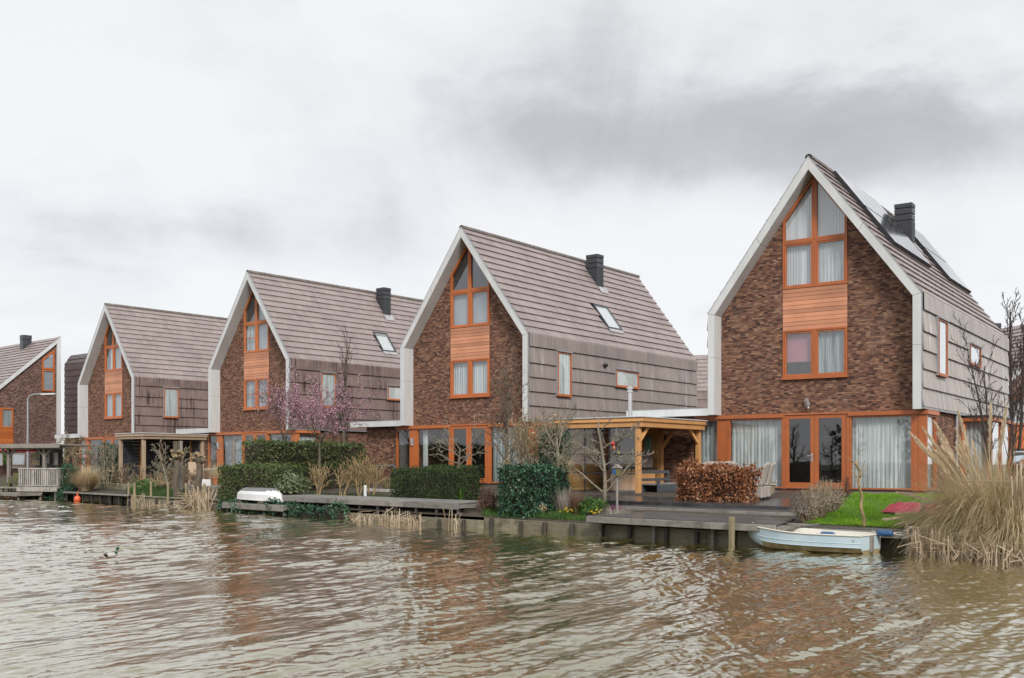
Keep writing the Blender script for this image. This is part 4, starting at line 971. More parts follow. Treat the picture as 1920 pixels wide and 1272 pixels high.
# black shelter of the fourth house
BN = (*at(270, 2.9), 0)
S = thing('garden_shelter', 'black-walled open shelter with pale weathered frame, in front of the chimneyless gable house', 'shelter', BN, PR)
M['frame_pale'] = m_wood('pale_weathered_frame', (.36,.25,.16), (.52,.4,.29), 'z', .7, .25)
shelter_frame(S, 2.1, 3.3, 3.14, .7, .15, .26, [M['frame_pale'], M['frame_pale']], [(-.06,.02,.5),(-.06,3.25,.6),(-2.04,.02,.5)], [(-2.04,3.2,.6)], [], M['wet_roof'])
w = MB()
for k in range(14):
    z0 = .6+k*.17; w.bbox(-2.1, -.1, 3.1, 3.15, z0, z0+.163, .006); w.bbox(-2.12, -2.07, .12, 3.09, z0, z0+.163, .006)
w.build('board_wall', M['bag'], S)
for x in (-1.45, -.75): f = MB(); f.bbox(x-.04, x+.04, 3.03, 3.09, .7, 2.86, .006); f.build('stud', M['pine'], S)
for y in (1.1, 2.2): f = MB(); f.bbox(-2.06, -2.0, y-.04, y+.04, .7, 2.86, .006); f.build('stud', M['pine'], S)
f = MB(); f.bbox(-2.0, -.15, 2.9, 3.02, .6, 1.22, .02); f.build('low_wall', M['brick_pale'], S)
# slatted balcony and veranda at the far left
VC = at(107, .1); VR = -.35; VE = (math.cos(VR), math.sin(VR)); VN = (-VE[1], VE[0])
V = thing('veranda', 'dark timber veranda with flat roof and slatted pale railing, left of the chimneyless gable house', 'veranda', (*VC, 0), VR)
def vx(px, y=0.0):
    k = (px-960)/FPX; bx, by = VC[0]+VN[0]*y, VC[1]+VN[1]*y; return (k*by-bx)/(VE[0]-k*VE[1])
W0_ = -4.4
m = MB(); m.bbox(W0_, 0, 0, 3.2, .50, .56, .01); m.build('floor', M['rub'], V)
m = MB(); m.bbox(vx(32), .02, -.05, -.004, .36, .58, .01); m.build('fascia_board', M['pale_wood'], V)
for px in (35, 44, 103):
    m = MB(); x = vx(px); m.bbox(x-.06, x+.06, .02, .14, -.8, .355, .008); m.build('support', M['grey_wood'], V)
m = MB(); x0 = vx(33); x = x0+.06
while x < -.1: m.bbox(x, x+.06, .02, .045, .68, 1.43, .005); x += .125
m.bbox(x0, 0, 0, .07, 1.432, 1.5, .008); m.bbox(x0, 0, .005, .06, .62, .678, .006)
for x in (x0, x0*.66, x0*.33, -.09): m.bbox(x, x+.09, .05, .13, .56, 1.43, .006)
y = .2
while y < 1.5: m.bbox(-.06, -.035, y, y+.075, .68, 1.43, .005); y += .16
m.bbox(-.08, -.01, .132, 1.6, 1.432, 1.5, .008); m.build('railing', M['pale_wood'], V)
for px in (16, 83, -38):
    m = MB(); x = vx(px, .8); m.bbox(x-.07, x+.07, .75, .89, .56, 2.42, .008); m.build('post', M['rub'], V)
    m = MB(); m.bar((x, .82, 2.05), (x+.42, .82, 2.4), .08, .08); m.build('brace', M['rub'], V)
    m = MB(); m.bar((x, .82, 2.05), (x-.42, .82, 2.4), .08, .08); m.build('brace', M['rub'], V)
m = MB(); rl = vx(112, .4); m.bbox(W0_, rl, .4, 3.4, 2.58, 2.66, .01); m.bbox(W0_, rl, .36, .398, 2.46, 2.67, .01); m.bbox(W0_, rl-.1, .74, .9, 2.42, 2.575, .01); m.build('roof', M['rub'], V)
m = MB(); m.bbox(W0_, vx(116, 3.1), 3.1, 3.18, .56, 2.56, .01); m.build('back_wall', M['post_dark'], V)
for px0, px1, z0, z1, mt in ((24, 48, 1.62, 2.25, 'panel_grey'), (58, 76, 1.97, 2.25, 'straw_green'), (58, 76, 1.6, 1.93, 'straw'), (87, 95, 1.7, 2.25, 'panel_grey'), (101, 111, 1.6, 2.3, 'white'), (0, 6, 1.6, 2.25, 'panel_grey'), (24, 36, 1.46, 1.58, 'straw_green'), (38, 50, 1.46, 1.58, 'straw')):
    a, b = vx(px0, 3.1), vx(px1, 3.1); fr = lambda s, z, o: (s, 3.09-o, z)
    m = MB(); m.prism(rect(a, b, z0, z1), fr, 0, .04, 0, inset(rect(a, b, z0, z1), .05)); wd = m.build('window', M['rub'], V)
    m = MB(); m.prism(inset(rect(a, b, z0, z1), .05), fr, .0, .02); m.build('pane', M[mt], wd)
m = MB(); m.obox((vx(30, 1.2), 1.2, 2.36), (1.5, 0, 0), (0, .35, .03), (0, 0, .03)); m.build('awning', M['red'], V)
# green garden chair on its own low platform
deck('platform', 'low mossy platform with the green chair at the far left', 'platform', -60, 31, -1.5, -.3, .32, M['quay_wood'], 6, beam=.12, legs=4, legd=(.1,), seed=21)
def plain_chair(name, label, loc, rot, mat, arms=True, w=.52, h=.9, group=None, slat=True):
    C = thing(name, label, 'chair', loc, rot, group)
    m = MB(); m.bbox(-w/2, w/2, -.24, .24, .40, .44, .01); m.build('seat', mat, C)
    m = MB()
    if slat:
        for i in range(5): x = -w/2+.03+i*(w-.06)/4; m.bar((x, .23, .46), (x, .34, h), .06, .02, (0,1,0))
        m.bar((-w/2, .33, h-.02), (w/2, .33, h-.02), .03, .07)
    else: m.obox((0, .30, (h+.46)/2), (w/2-.02,0,0), (0,.008,0), (0,.05,(h-.46)/2))
    m.build('backrest', mat, C)
    for i in (-1, 1):
        for j in (-1, 1): m = MB(); m.bar((i*(w/2-.03), j*.21, 0), (i*(w/2-.03), j*.21, .64 if j < 0 and arms else .40), .045, .045); m.build('leg', mat, C)
        if arms: m = MB(); m.bbox(i*(w/2-.03)-.035, i*(w/2-.03)+.035, -.26, .3, .642, .672, .006); m.build('armrest', mat, C)
    return C
M['green_wood'] = m_wood('green_mossy_wood', (.09,.1,.03), (.2,.2,.085), 'z', .8, .3)
plain_chair('garden_chair', 'mossy green wooden armchair on the low platform at the far left', (*at(19, -.75), .325), QROT+.2, M['green_wood'])
# street lamp beyond the veranda
lx, ly = -32.3, 68.5
def lamp_at(px, Y, top):
    X = (px-960)/FPX*Y; z = zof(top, Y)
    S = thing('street_lamp', 'grey street lamp in front of the house with the long roof slope', 'street lamp', (X, Y, .8), 0)
    m = MB(); pts = [(0,0,0),(0,0,(z-.8)*.5),(0,0,z-1.15)]+[(.38-.38*math.cos(a), 0, z-1.15+.35*math.sin(a)) for a in (.4,.8,1.2,1.5)]+[(.9,0,z-.78)]
    m.tube(pts, [.075,.065,.055]+[.045]*5, 8); m.build('pole', M['flag_metal'], S)
    m = MB(); m.obox((1.25,0,z-.77), (.42,0,.015), (0,.11,0), (0,0,.04)); m.ball((1.3,0,z-.8), (.36,.1,.05)); m.build('lamp_head', M['white'], S)
lamp_at(52, 62.0, 740)
# ================================================================= FURNITURE AND SMALL THINGS
def wicker(label, px, d, rot, k):
    x, y = at(px, d); C = thing('wicker_chair', label, 'chair', (x, y, tz(d)+.005), rot, 'wicker chairs round the terrace table')
    m = MB(); vs = []; fs = []; n = 9; rows = 7
    for i in range(rows+1):                                                     # curved high back
        t = i/rows; z = .42+.6*t
        for j in range(n):
            u = -1+2*j/(n-1); vs.append((u*(.26+.03*t), .22+.12*t+.03*t*t-.07*u*u, z-.06*t*u*u))
    b = len(vs); vs += [(p[0], p[1]+.035, p[2]) for p in vs]
    for i in range(rows):
        for j in range(n-1):
            a = i*n+j; fs += [(a,a+1,a+n+1,a+n), (b+a,b+a+n,b+a+n+1,b+a+1)]
    for j in range(n-1): a = rows*n+j; fs.append((a,a+1,b+a+1,b+a))
    for i in range(rows): a = i*n; fs.append((a,a+n,b+a+n,b+a)); a += n-1; fs.append((a,b+a,b+a+n,a+n))
    m.add(vs, fs); m.build('backrest', M['wicker'], C, smooth=True)
    m = MB(); m.bbox(-.27, .27, -.27, .22, .36, .45, .03); m.build('seat', M['wicker'], C)
    m = MB(); m.bbox(-.26, .26, -.25, .24, .05, .36, .02); m.build('skirt', M['wicker'], C)
    for i in (-1, 1):
        for j in (-1, 1): m = MB(); m.bar((i*.23, j*.22, 0), (i*.23, j*.22, .06), .04, .04); m.build('leg', M['post_dark'], C)
face = QROT
for k, (lb, px, d) in enumerate((('wicker chair whose back shows leftmost above the copper hedge', 1320, 7.2), ('wicker chair whose back shows between two others above the copper hedge', 1338, 7.3), ('wicker chair whose back shows nearest the orange post panel above the copper hedge', 1356, 7.4))):
    wicker(lb, px, d, face+math.pi*.0+.05*k, k)
wicker('wicker chair pressed against the right end of the copper hedge', 1398, 5.3, face+2.2, 3)
wicker('middle wicker chair of those right of the copper hedge', 1416, 5.3, face-1.25, 4)
wicker('wicker chair nearest the slatted wooden tub', 1427, 5.9, face-1.15, 5)
T = thing('garden_table', 'dark garden table behind the copper beech hedge', 'table', (*at(1385, 6.2), tz(6.2)), face)
m = MB(); m.bbox(-.9, .75, -.42, .42, .70, .75, .012); m.build('tabletop', M['bag'], T)
for i in (-.82, .68):
    for j in (-.36, .36): m = MB(); m.bbox(i-.04, i+.04, j-.04, j+.04, 0, .699, .006); m.build('leg', M['bag'], T)
K = thing('wooden_tub', 'slatted wooden tub with a rope handle, beside the glass doors', 'tub', (*at(1440, 8.3), tz(8.3)), .3)
m = MB(); n = 14
for i in range(n):
    a = 2*math.pi*i/n; a2 = a+2*math.pi/n*.94; r0, r1 = .17, .235
    m.add([(r0*math.cos(t), r0*math.sin(t), 0) for t in (a,a2)]+[(r1*math.cos(t), r1*math.sin(t), .38) for t in (a2,a)]+[((r0-.02)*math.cos(t), (r0-.02)*math.sin(t), 0) for t in (a,a2)]+[((r1-.02)*math.cos(t), (r1-.02)*math.sin(t), .38) for t in (a2,a)],
          [(0,1,2,3),(7,6,5,4),(3,2,6,7),(0,3,7,4),(1,5,6,2)])
m.build('staves', M['basket'], K); m = MB(); m.tube([(.245*math.cos(a), .245*math.sin(a), .31) for a in [2*math.pi*i/20 for i in range(21)]], .018, 6); m.tube([(.24,0,.3),(.3,0,.42),(.26,.02,.45)], .013, 5); m.build('rope', M['rope'], K)
m = MB(); m.lathe([(0,.32),(.19,.33)], 12); m.build('filling', M['soil'], K)
# ---- moored dinghy
def hull(mb, L, B, Hh, n=18, m=9, sheer=.12, flat=.5, ex=1.1, trans=.82):
    """open boat: bow at +x; rows of section points from gunwale to gunwale; returns section list"""
    secs = []
    for i in range(n+1):
        t = i/n; x = -L/2+L*t; w = B/2*(trans+(1-trans)*math.sin(min(1, t/.45)*math.pi/2) if t < .45 else max(0.0, 1-((t-.45)/.55)**2.3)); w = max(w, .012)
        keel = .0+.0*t+Hh*.55*max(0, (t-.72)/.28)**2.2; top = Hh+sheer*max(0, (t-.3)/.7)**2
        row = []
        for j in range(m+1):
            a = -1+2*j/m; s = abs(a); y = w*(1 if a > 0 else -1)*min(1, (s*1.5)**.8)*(.88+.12*s); z = keel+(top-keel)*(max(0, (s-flat)/(1-flat))**ex)+.05*min(1,s*2)*(1-min(1,s))
            row.append((x+.22*max(0, (t-.75)/.25)*((z-keel)/(top+.001)), y, z))
        secs.append(row)
    return secs
def skin(mb, secs, flip=False, mi=0, zsplit=None):
    m = len(secs[0]); vs = [p for r in secs for p in r]; base = mb.n; mb.add(vs, [])
    for i in range(len(secs)-1):
        for j in range(m-1):
            f = (i*m+j, i*m+j+1, (i+1)*m+j+1, (i+1)*m+j); f = f[::-1] if flip else f
            mb.f.append(tuple(base+q for q in f)); zc = sum(vs[q][2] for q in f)/4
            mb.m.append(mi if zsplit is None or zc > zsplit[0] else zsplit[1])
def dinghy(label, loc, rotz, L, B, Hh):
    D_ = thing('rowing_boat', label, 'boat', loc, rotz); secs = hull(None, L, B, Hh, 22, 14)
    m = MB(); skin(m, secs, False, 0, (Hh*.4, 1))
    r0 = secs[0]; m.add(r0, [tuple(range(len(r0)-1, -1, -1))], 0); lw = [(q[0]-.003, q[1], min(q[2], Hh*.3)) for q in r0]; m.add(lw, [tuple(range(len(lw)-1, -1, -1))], 1); m.build('hull', [M['boat_blue'], M['algae']], D_, smooth=False)
    inn = [[(p[0]*.985, p[1]*.93, max(p[2], .06)+.012) for p in r] for r in secs]; inn[0] = [(p[0]+.05, p[1], p[2]) for p in inn[0]]
    m = MB(); skin(m, inn, True, 0); m.add(inn[0], [tuple(range(len(r0)))], 0)
    for x0, x1 in ((-L*.38, -L*.2), (.02, L*.12)):                              # thwarts
        m.bbox(x0, x1, -B*.44, B*.44, Hh*.58, Hh*.64, .01)
    m.build('inner_shell', M['boat_cream'], D_)
    m = MB()
    for sg in (0, -1): m.tube([(r[sg][0], r[sg][1], r[sg][2]) for r in secs], .019, 6)
    m.tube([secs[0][0], secs[0][-1]], .018, 6); m.build('gunwale', M['boat_cream'], D_)
    m = MB()
    for z in (.42, .62):
        for sg in (1, -1):
            pts = []
            for r in secs[:-1]:
                half = r[len(r)//2:] if sg > 0 else r[:len(r)//2+1][::-1]
                zt_ = half[0][2]+(half[-1][2]-half[0][2])*z
                for a, b in zip(half, half[1:]):
                    if a[2] <= zt_ <= b[2] and b[2] > a[2]:
                        k = (zt_-a[2])/(b[2]-a[2]); pts.append((a[0]+(b[0]-a[0])*k, (a[1]+(b[1]-a[1])*k)*1.006, zt_)); break
            if len(pts) > 2: m.tube(pts, .006, 4)
    m.build('strake', M['boat_blue'], D_)
    m = MB(); m.bbox(-L/2-.03, -L/2-.004, -.075, .075, Hh*.18, Hh*.97, .006); m.build('motor_board', M['rub'], D_)
    for sg in (-1, 1):
        m = MB(); m.tube([(-L/2+.14, sg*(B*.405), Hh*.78), (-L/2+.14, sg*(B*.405+.03), Hh*.78)], .022, 10); m.build('ring_bolt', M['steel'], D_)
    return D_
ba = math.atan2(1.86, -1.6)
bx, by = at(1515, -.12); DG = dinghy('pale blue rowing boat with cream inside, moored beside the lawn', (bx, by, -.045), QROT+math.pi+.04, 2.62, 1.12, .40)
def fender(px, d, z, lab):
    x, y = at(px, d); Fn = thing('fender', lab, 'fender', (x, y, z), QROT+.1, 'blue fenders of the rowing boat')
    m = MB(); m.lathe([(0,-.16),(.04,-.155),(.066,-.12),(.07,0),(.066,.12),(.04,.155),(0,.16)], 12)
    m.v = [(p[2], p[1], p[0]) for p in m.v]; m.build('tube', M['fender'], Fn, smooth=True)
    m = MB(); m.tube([(-.16,0,0),(-.24,.02,.03),(-.3,.1,.02)], .012, 6); m.tube([(.16,0,0),(.22,.03,-.02),(.3,.2,-.04)], .012, 6); m.build('rope', M['rope'], Fn)
fender(1659, .22, .385, 'blue fender hanging at the stern of the rowing boat')
fender(1552, .40, .275, 'blue fender peeping over the far rim of the rowing boat')
def rope(p, q, sag, lab):
    m = MB(); pts = [tuple(p[i]+(q[i]-p[i])*t-(sag*4*t*(1-t) if i == 2 else 0) for i in range(3)) for t in [k/12 for k in range(13)]]
    m.tube(pts, .012, 6); m.ball(q, (.05,.05,.035), 8, 5); m.tube([(q[0]-.06,q[1]+.02,q[2]+.02),(q[0]+.06,q[1]-.02,q[2]+.02)], .012, 6); tag(m.build('mooring_rope', M['rope']), lab, 'rope')
rope((*at(1410, -.25), .50), (*at(1459, .3), .46), .03, 'short pale rope from the bow of the rowing boat to the jetty')
rope((*at(1668, .25), .40), (*at(1709, .75), .48), .04, 'pale rope from the stern of the rowing boat to the dark plank')
# ---- upturned boat
U = thing('upturned_boat', 'white upturned boat with grey-streaked bottom on the low platform', 'boat', (*at(494, .12), .345), QROT)
secs = hull(None, 2.3, 1.05, .40, 24, 18, sheer=.05, flat=.05, ex=1.7, trans=.72); up = [[(p[0], p[1], .53-p[2]) for p in r] for r in secs]
m = MB(); skin(m, up, True, 0); m.add(up[0], [tuple(range(len(up[0])))], 0)
for k, fc in enumerate(m.f):
    zc = sum(m.v[q][2] for q in fc)/len(fc); m.m[k] = 1 if zc > .43 else 0
m.build('hull', [M['boat_white'], m_var('grey_streaked_bottom', (.12,.12,.125), (.24,.24,.245), 9, .6, .2, (.3,3,1))], U)
m = MB()
for sg in (0, -1): m.tube([r[sg] for r in up], .022, 6)
m.build('gunwale', M['boat_white'], U)
for x in (-.8, .55):
    m = MB(); m.bbox(x-.1, x+.1, -.5, .5, .0, .085, .01); m.build('chock', M['bark'], U)
# ---- red covered box on the lawn
x, y = at(1728, 4.0); m = MB(); N = 22; vs = []; fs = []; rr = random.Random(4)
for i in range(N+1):
    for j in range(9):
        u, v = -1+2*i/N, -1+2*j/8; e = max(abs(u)**3, abs(v)**3); z = .25*(1-e**2.5*.95)+.012*math.sin(u*17+v*5)+.012*math.sin(v*11-u*7); vs.append((u*.78*(1-.02*math.sin(v*7)), v*.42, max(.03, z) if e < .98 else .04))
for i in range(N):
    for j in range(8): a = i*9+j; fs.append((a, a+9, a+10, a+1))
m.add(vs, fs); C_ = thing('covered_sandbox', 'low box under a faded red tarpaulin on the lawn', 'box', (x, y, gz(qof(1728,4),4)+.02), QROT+.12)
m.build('tarpaulin', M['tarp'], C_, smooth=True); m = MB(); m.bbox(-.74, .74, -.38, .38, 0, .07, .01); m.build('box_frame', M['black'], C_)
# ---- wire fence panel
x, y = at(1730, 2.2); Fp = thing('wire_panel', 'small wire mesh panel on a grey post, beside the red tarpaulin', 'fence', (x, y, gz(qof(1730,2.2),2.2)), QROT+.15)
m = MB(); m.bbox(-.035, .035, -.035, .035, -.1, .46, .008); m.build('post', M['grey_wood'], Fp)
m = MB()
for i in range(8): m.tube([(.05+i*.075,0,.1),(.05+i*.075,0,.42)], .005, 4)
for k in range(5): m.tube([(.03,0,.1+k*.08),(.6,0,.1+k*.08)], .005, 4)
m.bar((.0,0,.44),(.64,.0,.48), .03, .03); m.build('mesh', M['flag_metal'], Fp)
# ---- stakes, bollard and other upright pieces
def stake(name, px, d, y0, y1, w, mat, lab, cat, group=None, rot=0.0):
    x, y = at(px, d); z0, z1 = min(zof(y0, y), gpx(px, max(d, .05))-.1), zof(y1, y); m = MB(); h = z1-z0
    m.tube([(0,0,0),(rot*h*.5+random.Random(px).uniform(-.01,.01),0,h*.5),(rot*h,0,h)], [w, w*.95, w*.9], 8); return tag(m.build(name, mat, None, (x, y, z0)), lab, cat, group)
for i, (px, d, yb, yt, w, lab) in enumerate(((241,-.05,945,905,.05,'tall stake at the right end of the black jetty'), (252,-.12,948,905,.06,'pale split stake next to the black jetty'), (283,.1,938,903,.05,'stake in front of the pale green bush'),
        (315,-.05,946,904,.045,'greenish stake left of the left knobbly willow'), (349,.1,938,906,.05,'stake between the two knobbly willows'), (383,-.1,952,907,.05,'stake right of the right knobbly willow'))):
    stake('stake', px, d, yb, yt, w, M['post_tan'], lab, 'stake', 'stakes along the garden of the third house')
stake('timber_post', 339, 1.2, 935, 827, .085, M['grey_wood'], 'tall grey post behind the left knobbly willow', 'post')
stake('garden_marker', 685, 1.9, 925, 910, .055, M['white'], 'short white bollard behind the long grey deck', 'bollard')
stake('garden_marker', 160, 1.2, 921, 907, .05, M['white'], 'short white bollard beside the tan ornamental grass', 'bollard')
stake('timber_post', 438, 8.3, 880, 824, .1, M['rub'], 'brown round post in front of the pale window', 'post')
m = MB(); m.tube([(0,0,0),(0,0,.85),(.06,0,.92),(1.1,0,.92),(1.16,0,.85),(1.16,0,0)], .05, 8); tag(m.build('bicycle_stand', M['grey_paint'], None, (*at(706, 5.2), .7), QROT), 'dark hoop frame against the brick link wall, left of the yew block', 'frame')
m = MB(); m.bbox(-.9, 1.2, -.06, .06, -.02, .12, .01); tag(m.build('low_edging', M['stone_white'], None, (*at(716, 4.4), .66), QROT), 'pale stone edging below the dark hoop frame', 'edging')
m = MB(); m.bbox(-1.2, 1.5, -.06, .06, -.02, .16, .01); tag(m.build('low_edging', M['bag'], None, (*at(890, 3.2), .60), QROT), 'dark edging board right of the thin pruned tree', 'edging')
# float, bird table, feeders
m = MB(); m.ball((0,0,0), (.15,.15,.17), 12, 9); m.tube([(0,0,.15),(0,0,.25)], .035, 8); m.tube([(0,0,.22),(.02,.1,.42)], .012, 5); tag(m.build('buoy', M['orange_float'], None, (*at(145, -.5), .12), 0, True), 'round orange buoy hanging at the black jetty', 'buoy')
x, y = at(1157, 1.2); zb = gpx(1157, 1.2); B_ = thing('bird_house', 'bird house with yellow-green walls on a slim post, before the golden shelter', 'bird house', (x, y, zb), QROT+.3)
zz = zof(893, y)-zb; m = MB(); m.tube([(0,0,-.1),(0,0,zz)], .03, 8); m.build('post', M['grey_wood'], B_)
m = MB(); m.bbox(-.09,.09,-.08,.08,zz,zz+.2,.006); m.build('wall', M['straw_green'], B_); m = MB(); m.bbox(-.095,-.0,-.085,-.081,zz+.04,zz+.19,.001); m.build('door', M['fender'], B_)
m = MB(); m.add([(-.115,-.11,zz+.2),(.115,-.11,zz+.2),(.115,.11,zz+.2),(-.115,.11,zz+.2),(0,-.11,zz+.3),(0,.11,zz+.3)], [(0,4,5,3),(1,2,5,4),(0,1,4),(2,3,5),(0,3,2,1)]); m.build('roof', M['grey_wood'], B_)
def hang(px, d, py, r, mat, name, lab, cat, L=.25):
    x, y = at(px, d); z = zof(py, y); m = MB(); m.ball((0,0,0), r, 10, 7); m.tube([(0,0,0),(0,0,L)], .004, 4); tag(m.build(name, mat, None, (x, y, z), 0, True), lab, cat)
hang(1149, 1.9, 832, (.055,.05,.045), M['red'], 'ornament', 'small red ornament in the espaliered tree', 'ornament', .1)
hang(1151, 1.9, 840, (.04,.04,.06), M['terracotta'], 'ornament', 'small terracotta ornament in the espaliered tree', 'ornament', .1)
hang(1160, 1.9, 850, (.05,.05,.055), M['straw_green'], 'fat_ball', 'pale green feeding ball hanging in the espaliered tree', 'bird feeder', .35)
# white garden table with chairs on the far terrace
T = thing('garden_table', 'small white garden table beside the boxy hedge, behind the right knobbly willow', 'table', (*at(395, 5.2), .74), QROT)
m = MB(); m.bbox(-.4, .4, -.35, .35, .70, .73, .01); m.build('tabletop', M['white'], T); m = MB(); m.bar((0,0,0),(0,0,.7), .09, .09); m.bbox(-.25,.25,-.04,.04,0,.05,.01); m.build('leg', M['white'], T)
plain_chair('garden_chair', 'white-framed folding chair with tan back, left of the right knobbly willow', (*at(364, 5.0), .74), QROT+1.2, M['frame_pale'], h=1.05, slat=False)
plain_chair('garden_chair', 'white-framed folding chair with tan back, right of the right knobbly willow', (*at(384, 5.4), .74), QROT-.8, M['frame_pale'], h=1.05, slat=False)
m = MB(); m.lathe([(0,0),(.12,0),(.17,.28),(.19,.28),(.19,.33),(.15,.33),(.14,.28)], 14); tag(m.build('flower_pot', M['terracotta'], None, (*at(404, 4.6), .74)), 'terracotta pot beside the white garden table', 'pot')
m = MB(); m.bbox(-.3,.3,-.25,.25,0,.3,.03); tag(m.build('crate', M['white'], None, (*at(380, 3.6), .7), QROT), 'white crate at the edge of the far terrace', 'crate')
# ---- mallard
x, y = at(208, 0); k = EYE*FPX/(1050-YH); x, y = (208-960)/FPX*k, k
Dk = thing('duck', 'drake with green head swimming on the open water at the left', 'duck', (x, y, .045), .95)
m = MB(); secs = []
for i in range(11):
    t = i/10; r = math.sin(math.pi*min(1, t*1.02+.02))**.7; xx = -.15+.29*t; zc = .035+.03*max(0, (.25-t)/.25)
    secs.append([(xx, .062*r*math.cos(a), zc+.05*r*math.sin(a)) for a in [2*math.pi*j/12 for j in range(12)]])
for i, s_ in enumerate(secs): 
    pass
m.add([p for s_ in secs for p in s_], [(i*12+j, i*12+(j+1)%12, (i+1)*12+(j+1)%12, (i+1)*12+j) for i in range(10) for j in range(12)])
for k2, fc in enumerate(m.f): m.m[k2] = 1 if k2//12 < 2 else (3 if k2//12 > 7 else 0)
m.tube([(.10,0,.06),(.115,0,.10),(.125,0,.135)], [.03,.024,.026], 10, mi=2); m.ball((.135,0,.15), (.036,.028,.03), 10, 8, mi=2); m.obox((.185,0,.142), (.026,0,-.004), (0,.011,0), (0,0,.006), mi=4)
m.tube([(.112,0,.095),(.116,0,.103)], .0265, 10, mi=0)
m.build('body', [M['stone_white'], M['black'], m_var('green_head', (.005,.05,.03), (.01,.09,.05), 9, .3, .05), M['rub'], m_var('yellow_bill', (.5,.35,.04), (.6,.42,.06), 5, .5, .02)], Dk, smooth=True)
# ---- parked car glimpsed at the right edge
x, Y = 26.4, 52.0; C_ = thing('parked_car', 'pale blue-grey parked car glimpsed behind the bare shrub at the right edge', 'car', (x, Y, .82), -.35)
M['car'] = m_var('car_paint', (.42,.5,.58), (.46,.54,.62), 2, .2, .02)
prof = [(-2.1,.35),(-2.15,.75),(-2.0,.95),(-1.55,1.02),(-.95,1.5),(.5,1.54),(1.15,1.05),(1.95,.9),(2.1,.7),(2.1,.35)]
m = MB(); vs = []
for sy in (-1, 1):
    for a, z in prof: vs.append((a, sy*(.85 if z < 1.1 else .66), z))
n = len(prof); m.add(vs, [tuple(range(n)), tuple(range(2*n-1,n-1,-1))]+[(i, n+i, n+(i+1)%n, (i+1)%n) for i in range(n)]); m.build('body', M['car'], C_)
m = MB()
for sy in (-1, 1): m.add([(-1.35,sy*.815,1.06),(.95,sy*.80,1.06),(.45,sy*.70,1.46),(-.85,sy*.70,1.46)], [(0,1,2,3)])
m.build('side_window', M['black'], C_)
for a in (-1.3, 1.35):
    for sy in (-1, 1):
        m = MB(); m.tube([(a, sy*.70, .32), (a, sy*.88, .32)], .32, 18); wh = m.build('wheel', M['black'], C_); m = MB(); m.tube([(a, sy*.875, .32), (a, sy*.89, .32)], .19, 14); m.build('rim', M['steel'], wh)
# ================================================================= VEGETATION
def rvec(r):
    while True:
        v = Vector((r.uniform(-1,1), r.uniform(-1,1), r.uniform(-1,1)))
        if .05 < v.length < 1: return v.normalized()
def grow(r, p, d, L, rad, lvl, P, out):
    n = P['seg'][min(lvl, len(P['seg'])-1)]; pts = [Vector(p)]; d = Vector(d).normalized(); wob = P['wob'][min(lvl, len(P['wob'])-1)]
    tp = P.get('tip', .35)
    for i in range(n):
        d = (d+rvec(r)*wob+Vector((0,0,P['up'][min(lvl, len(P['up'])-1)]))).normalized(); pts.append(pts[-1]+d*(L/n))
    rs = [rad*(1-(1-tp)*i/n) for i in range(n+1)]; out.append((lvl, pts, rs))
    if lvl >= P['lv']: return
    nc = P['n'][min(lvl, len(P['n'])-1)]; st = P['start'][min(lvl, len(P['start'])-1)]
    for k in range(nc):
        t = st+(1-st)*(k+r.random()*.8)/nc; t = min(t, .99); f = t*n; i = int(f); q = pts[i].lerp(pts[i+1], f-i)
        ax = (pts[i+1]-pts[i]).normalized(); o = ax.orthogonal().normalized(); o.rotate(Matrix.Rotation(k*2.4+r.uniform(-.5,.5), 3, ax))
        a = P['ang'][min(lvl, len(P['ang'])-1)]*r.uniform(.7, 1.25); dd = ax*math.cos(a)+o*math.sin(a)
        if P.get('flat'): dd.y *= P['flat']
        grow(r, q, dd, L*P['len'][min(lvl, len(P['len'])-1)]*r.uniform(.65, 1.15)*(1-.35*t*P.get('taper', 1)), rs[i]*P['rr'][min(lvl, len(P['rr'])-1)], lvl+1, P, out)
def tubes(out, lo, hi, ns=(8,6,4,3,3), minr=.0):
    m = MB()
    for l, pts, rs in out:
        if lo <= l <= hi: m.tube(pts, [max(x, minr) for x in rs], ns[min(l, len(ns)-1)], l <= 1)
    return m
def bare_tree(name, label, cat, loc, seeds, P, mats, split=1, leaves=None, group=None, rot=0.0, minr=.004):
    """trunk and thick limbs as one part, the finer twigs as the crown"""
    r = random.Random(seeds); T = thing(name, label, cat, loc, rot, group); out = []
    for st in P['stems']: grow(r, st[0], st[1], st[2], st[3], 0, P, out)
    tubes(out, 0, split, minr=minr).build('trunk', mats[0], T, smooth=True)
    tw = tubes(out, split+1, 9, minr=minr)
    if tw.n: tw.build('crown', mats[1], T)
    if leaves:
        mat, n, L, spread, lo, nm = leaves; m = MB(); tips = [(pts, l) for l, pts, rs in out if l >= lo]
        for _ in range(n):
            pts, l = r.choice(tips); i = r.randrange(len(pts)-1); q = pts[i].lerp(pts[i+1], r.random())+rvec(r)*spread*r.random(); m.leaf(q, rvec(r), rvec(r), L*r.uniform(.6, 1.3), L*.8)
        m.build(nm, M[mat], T)
    return T
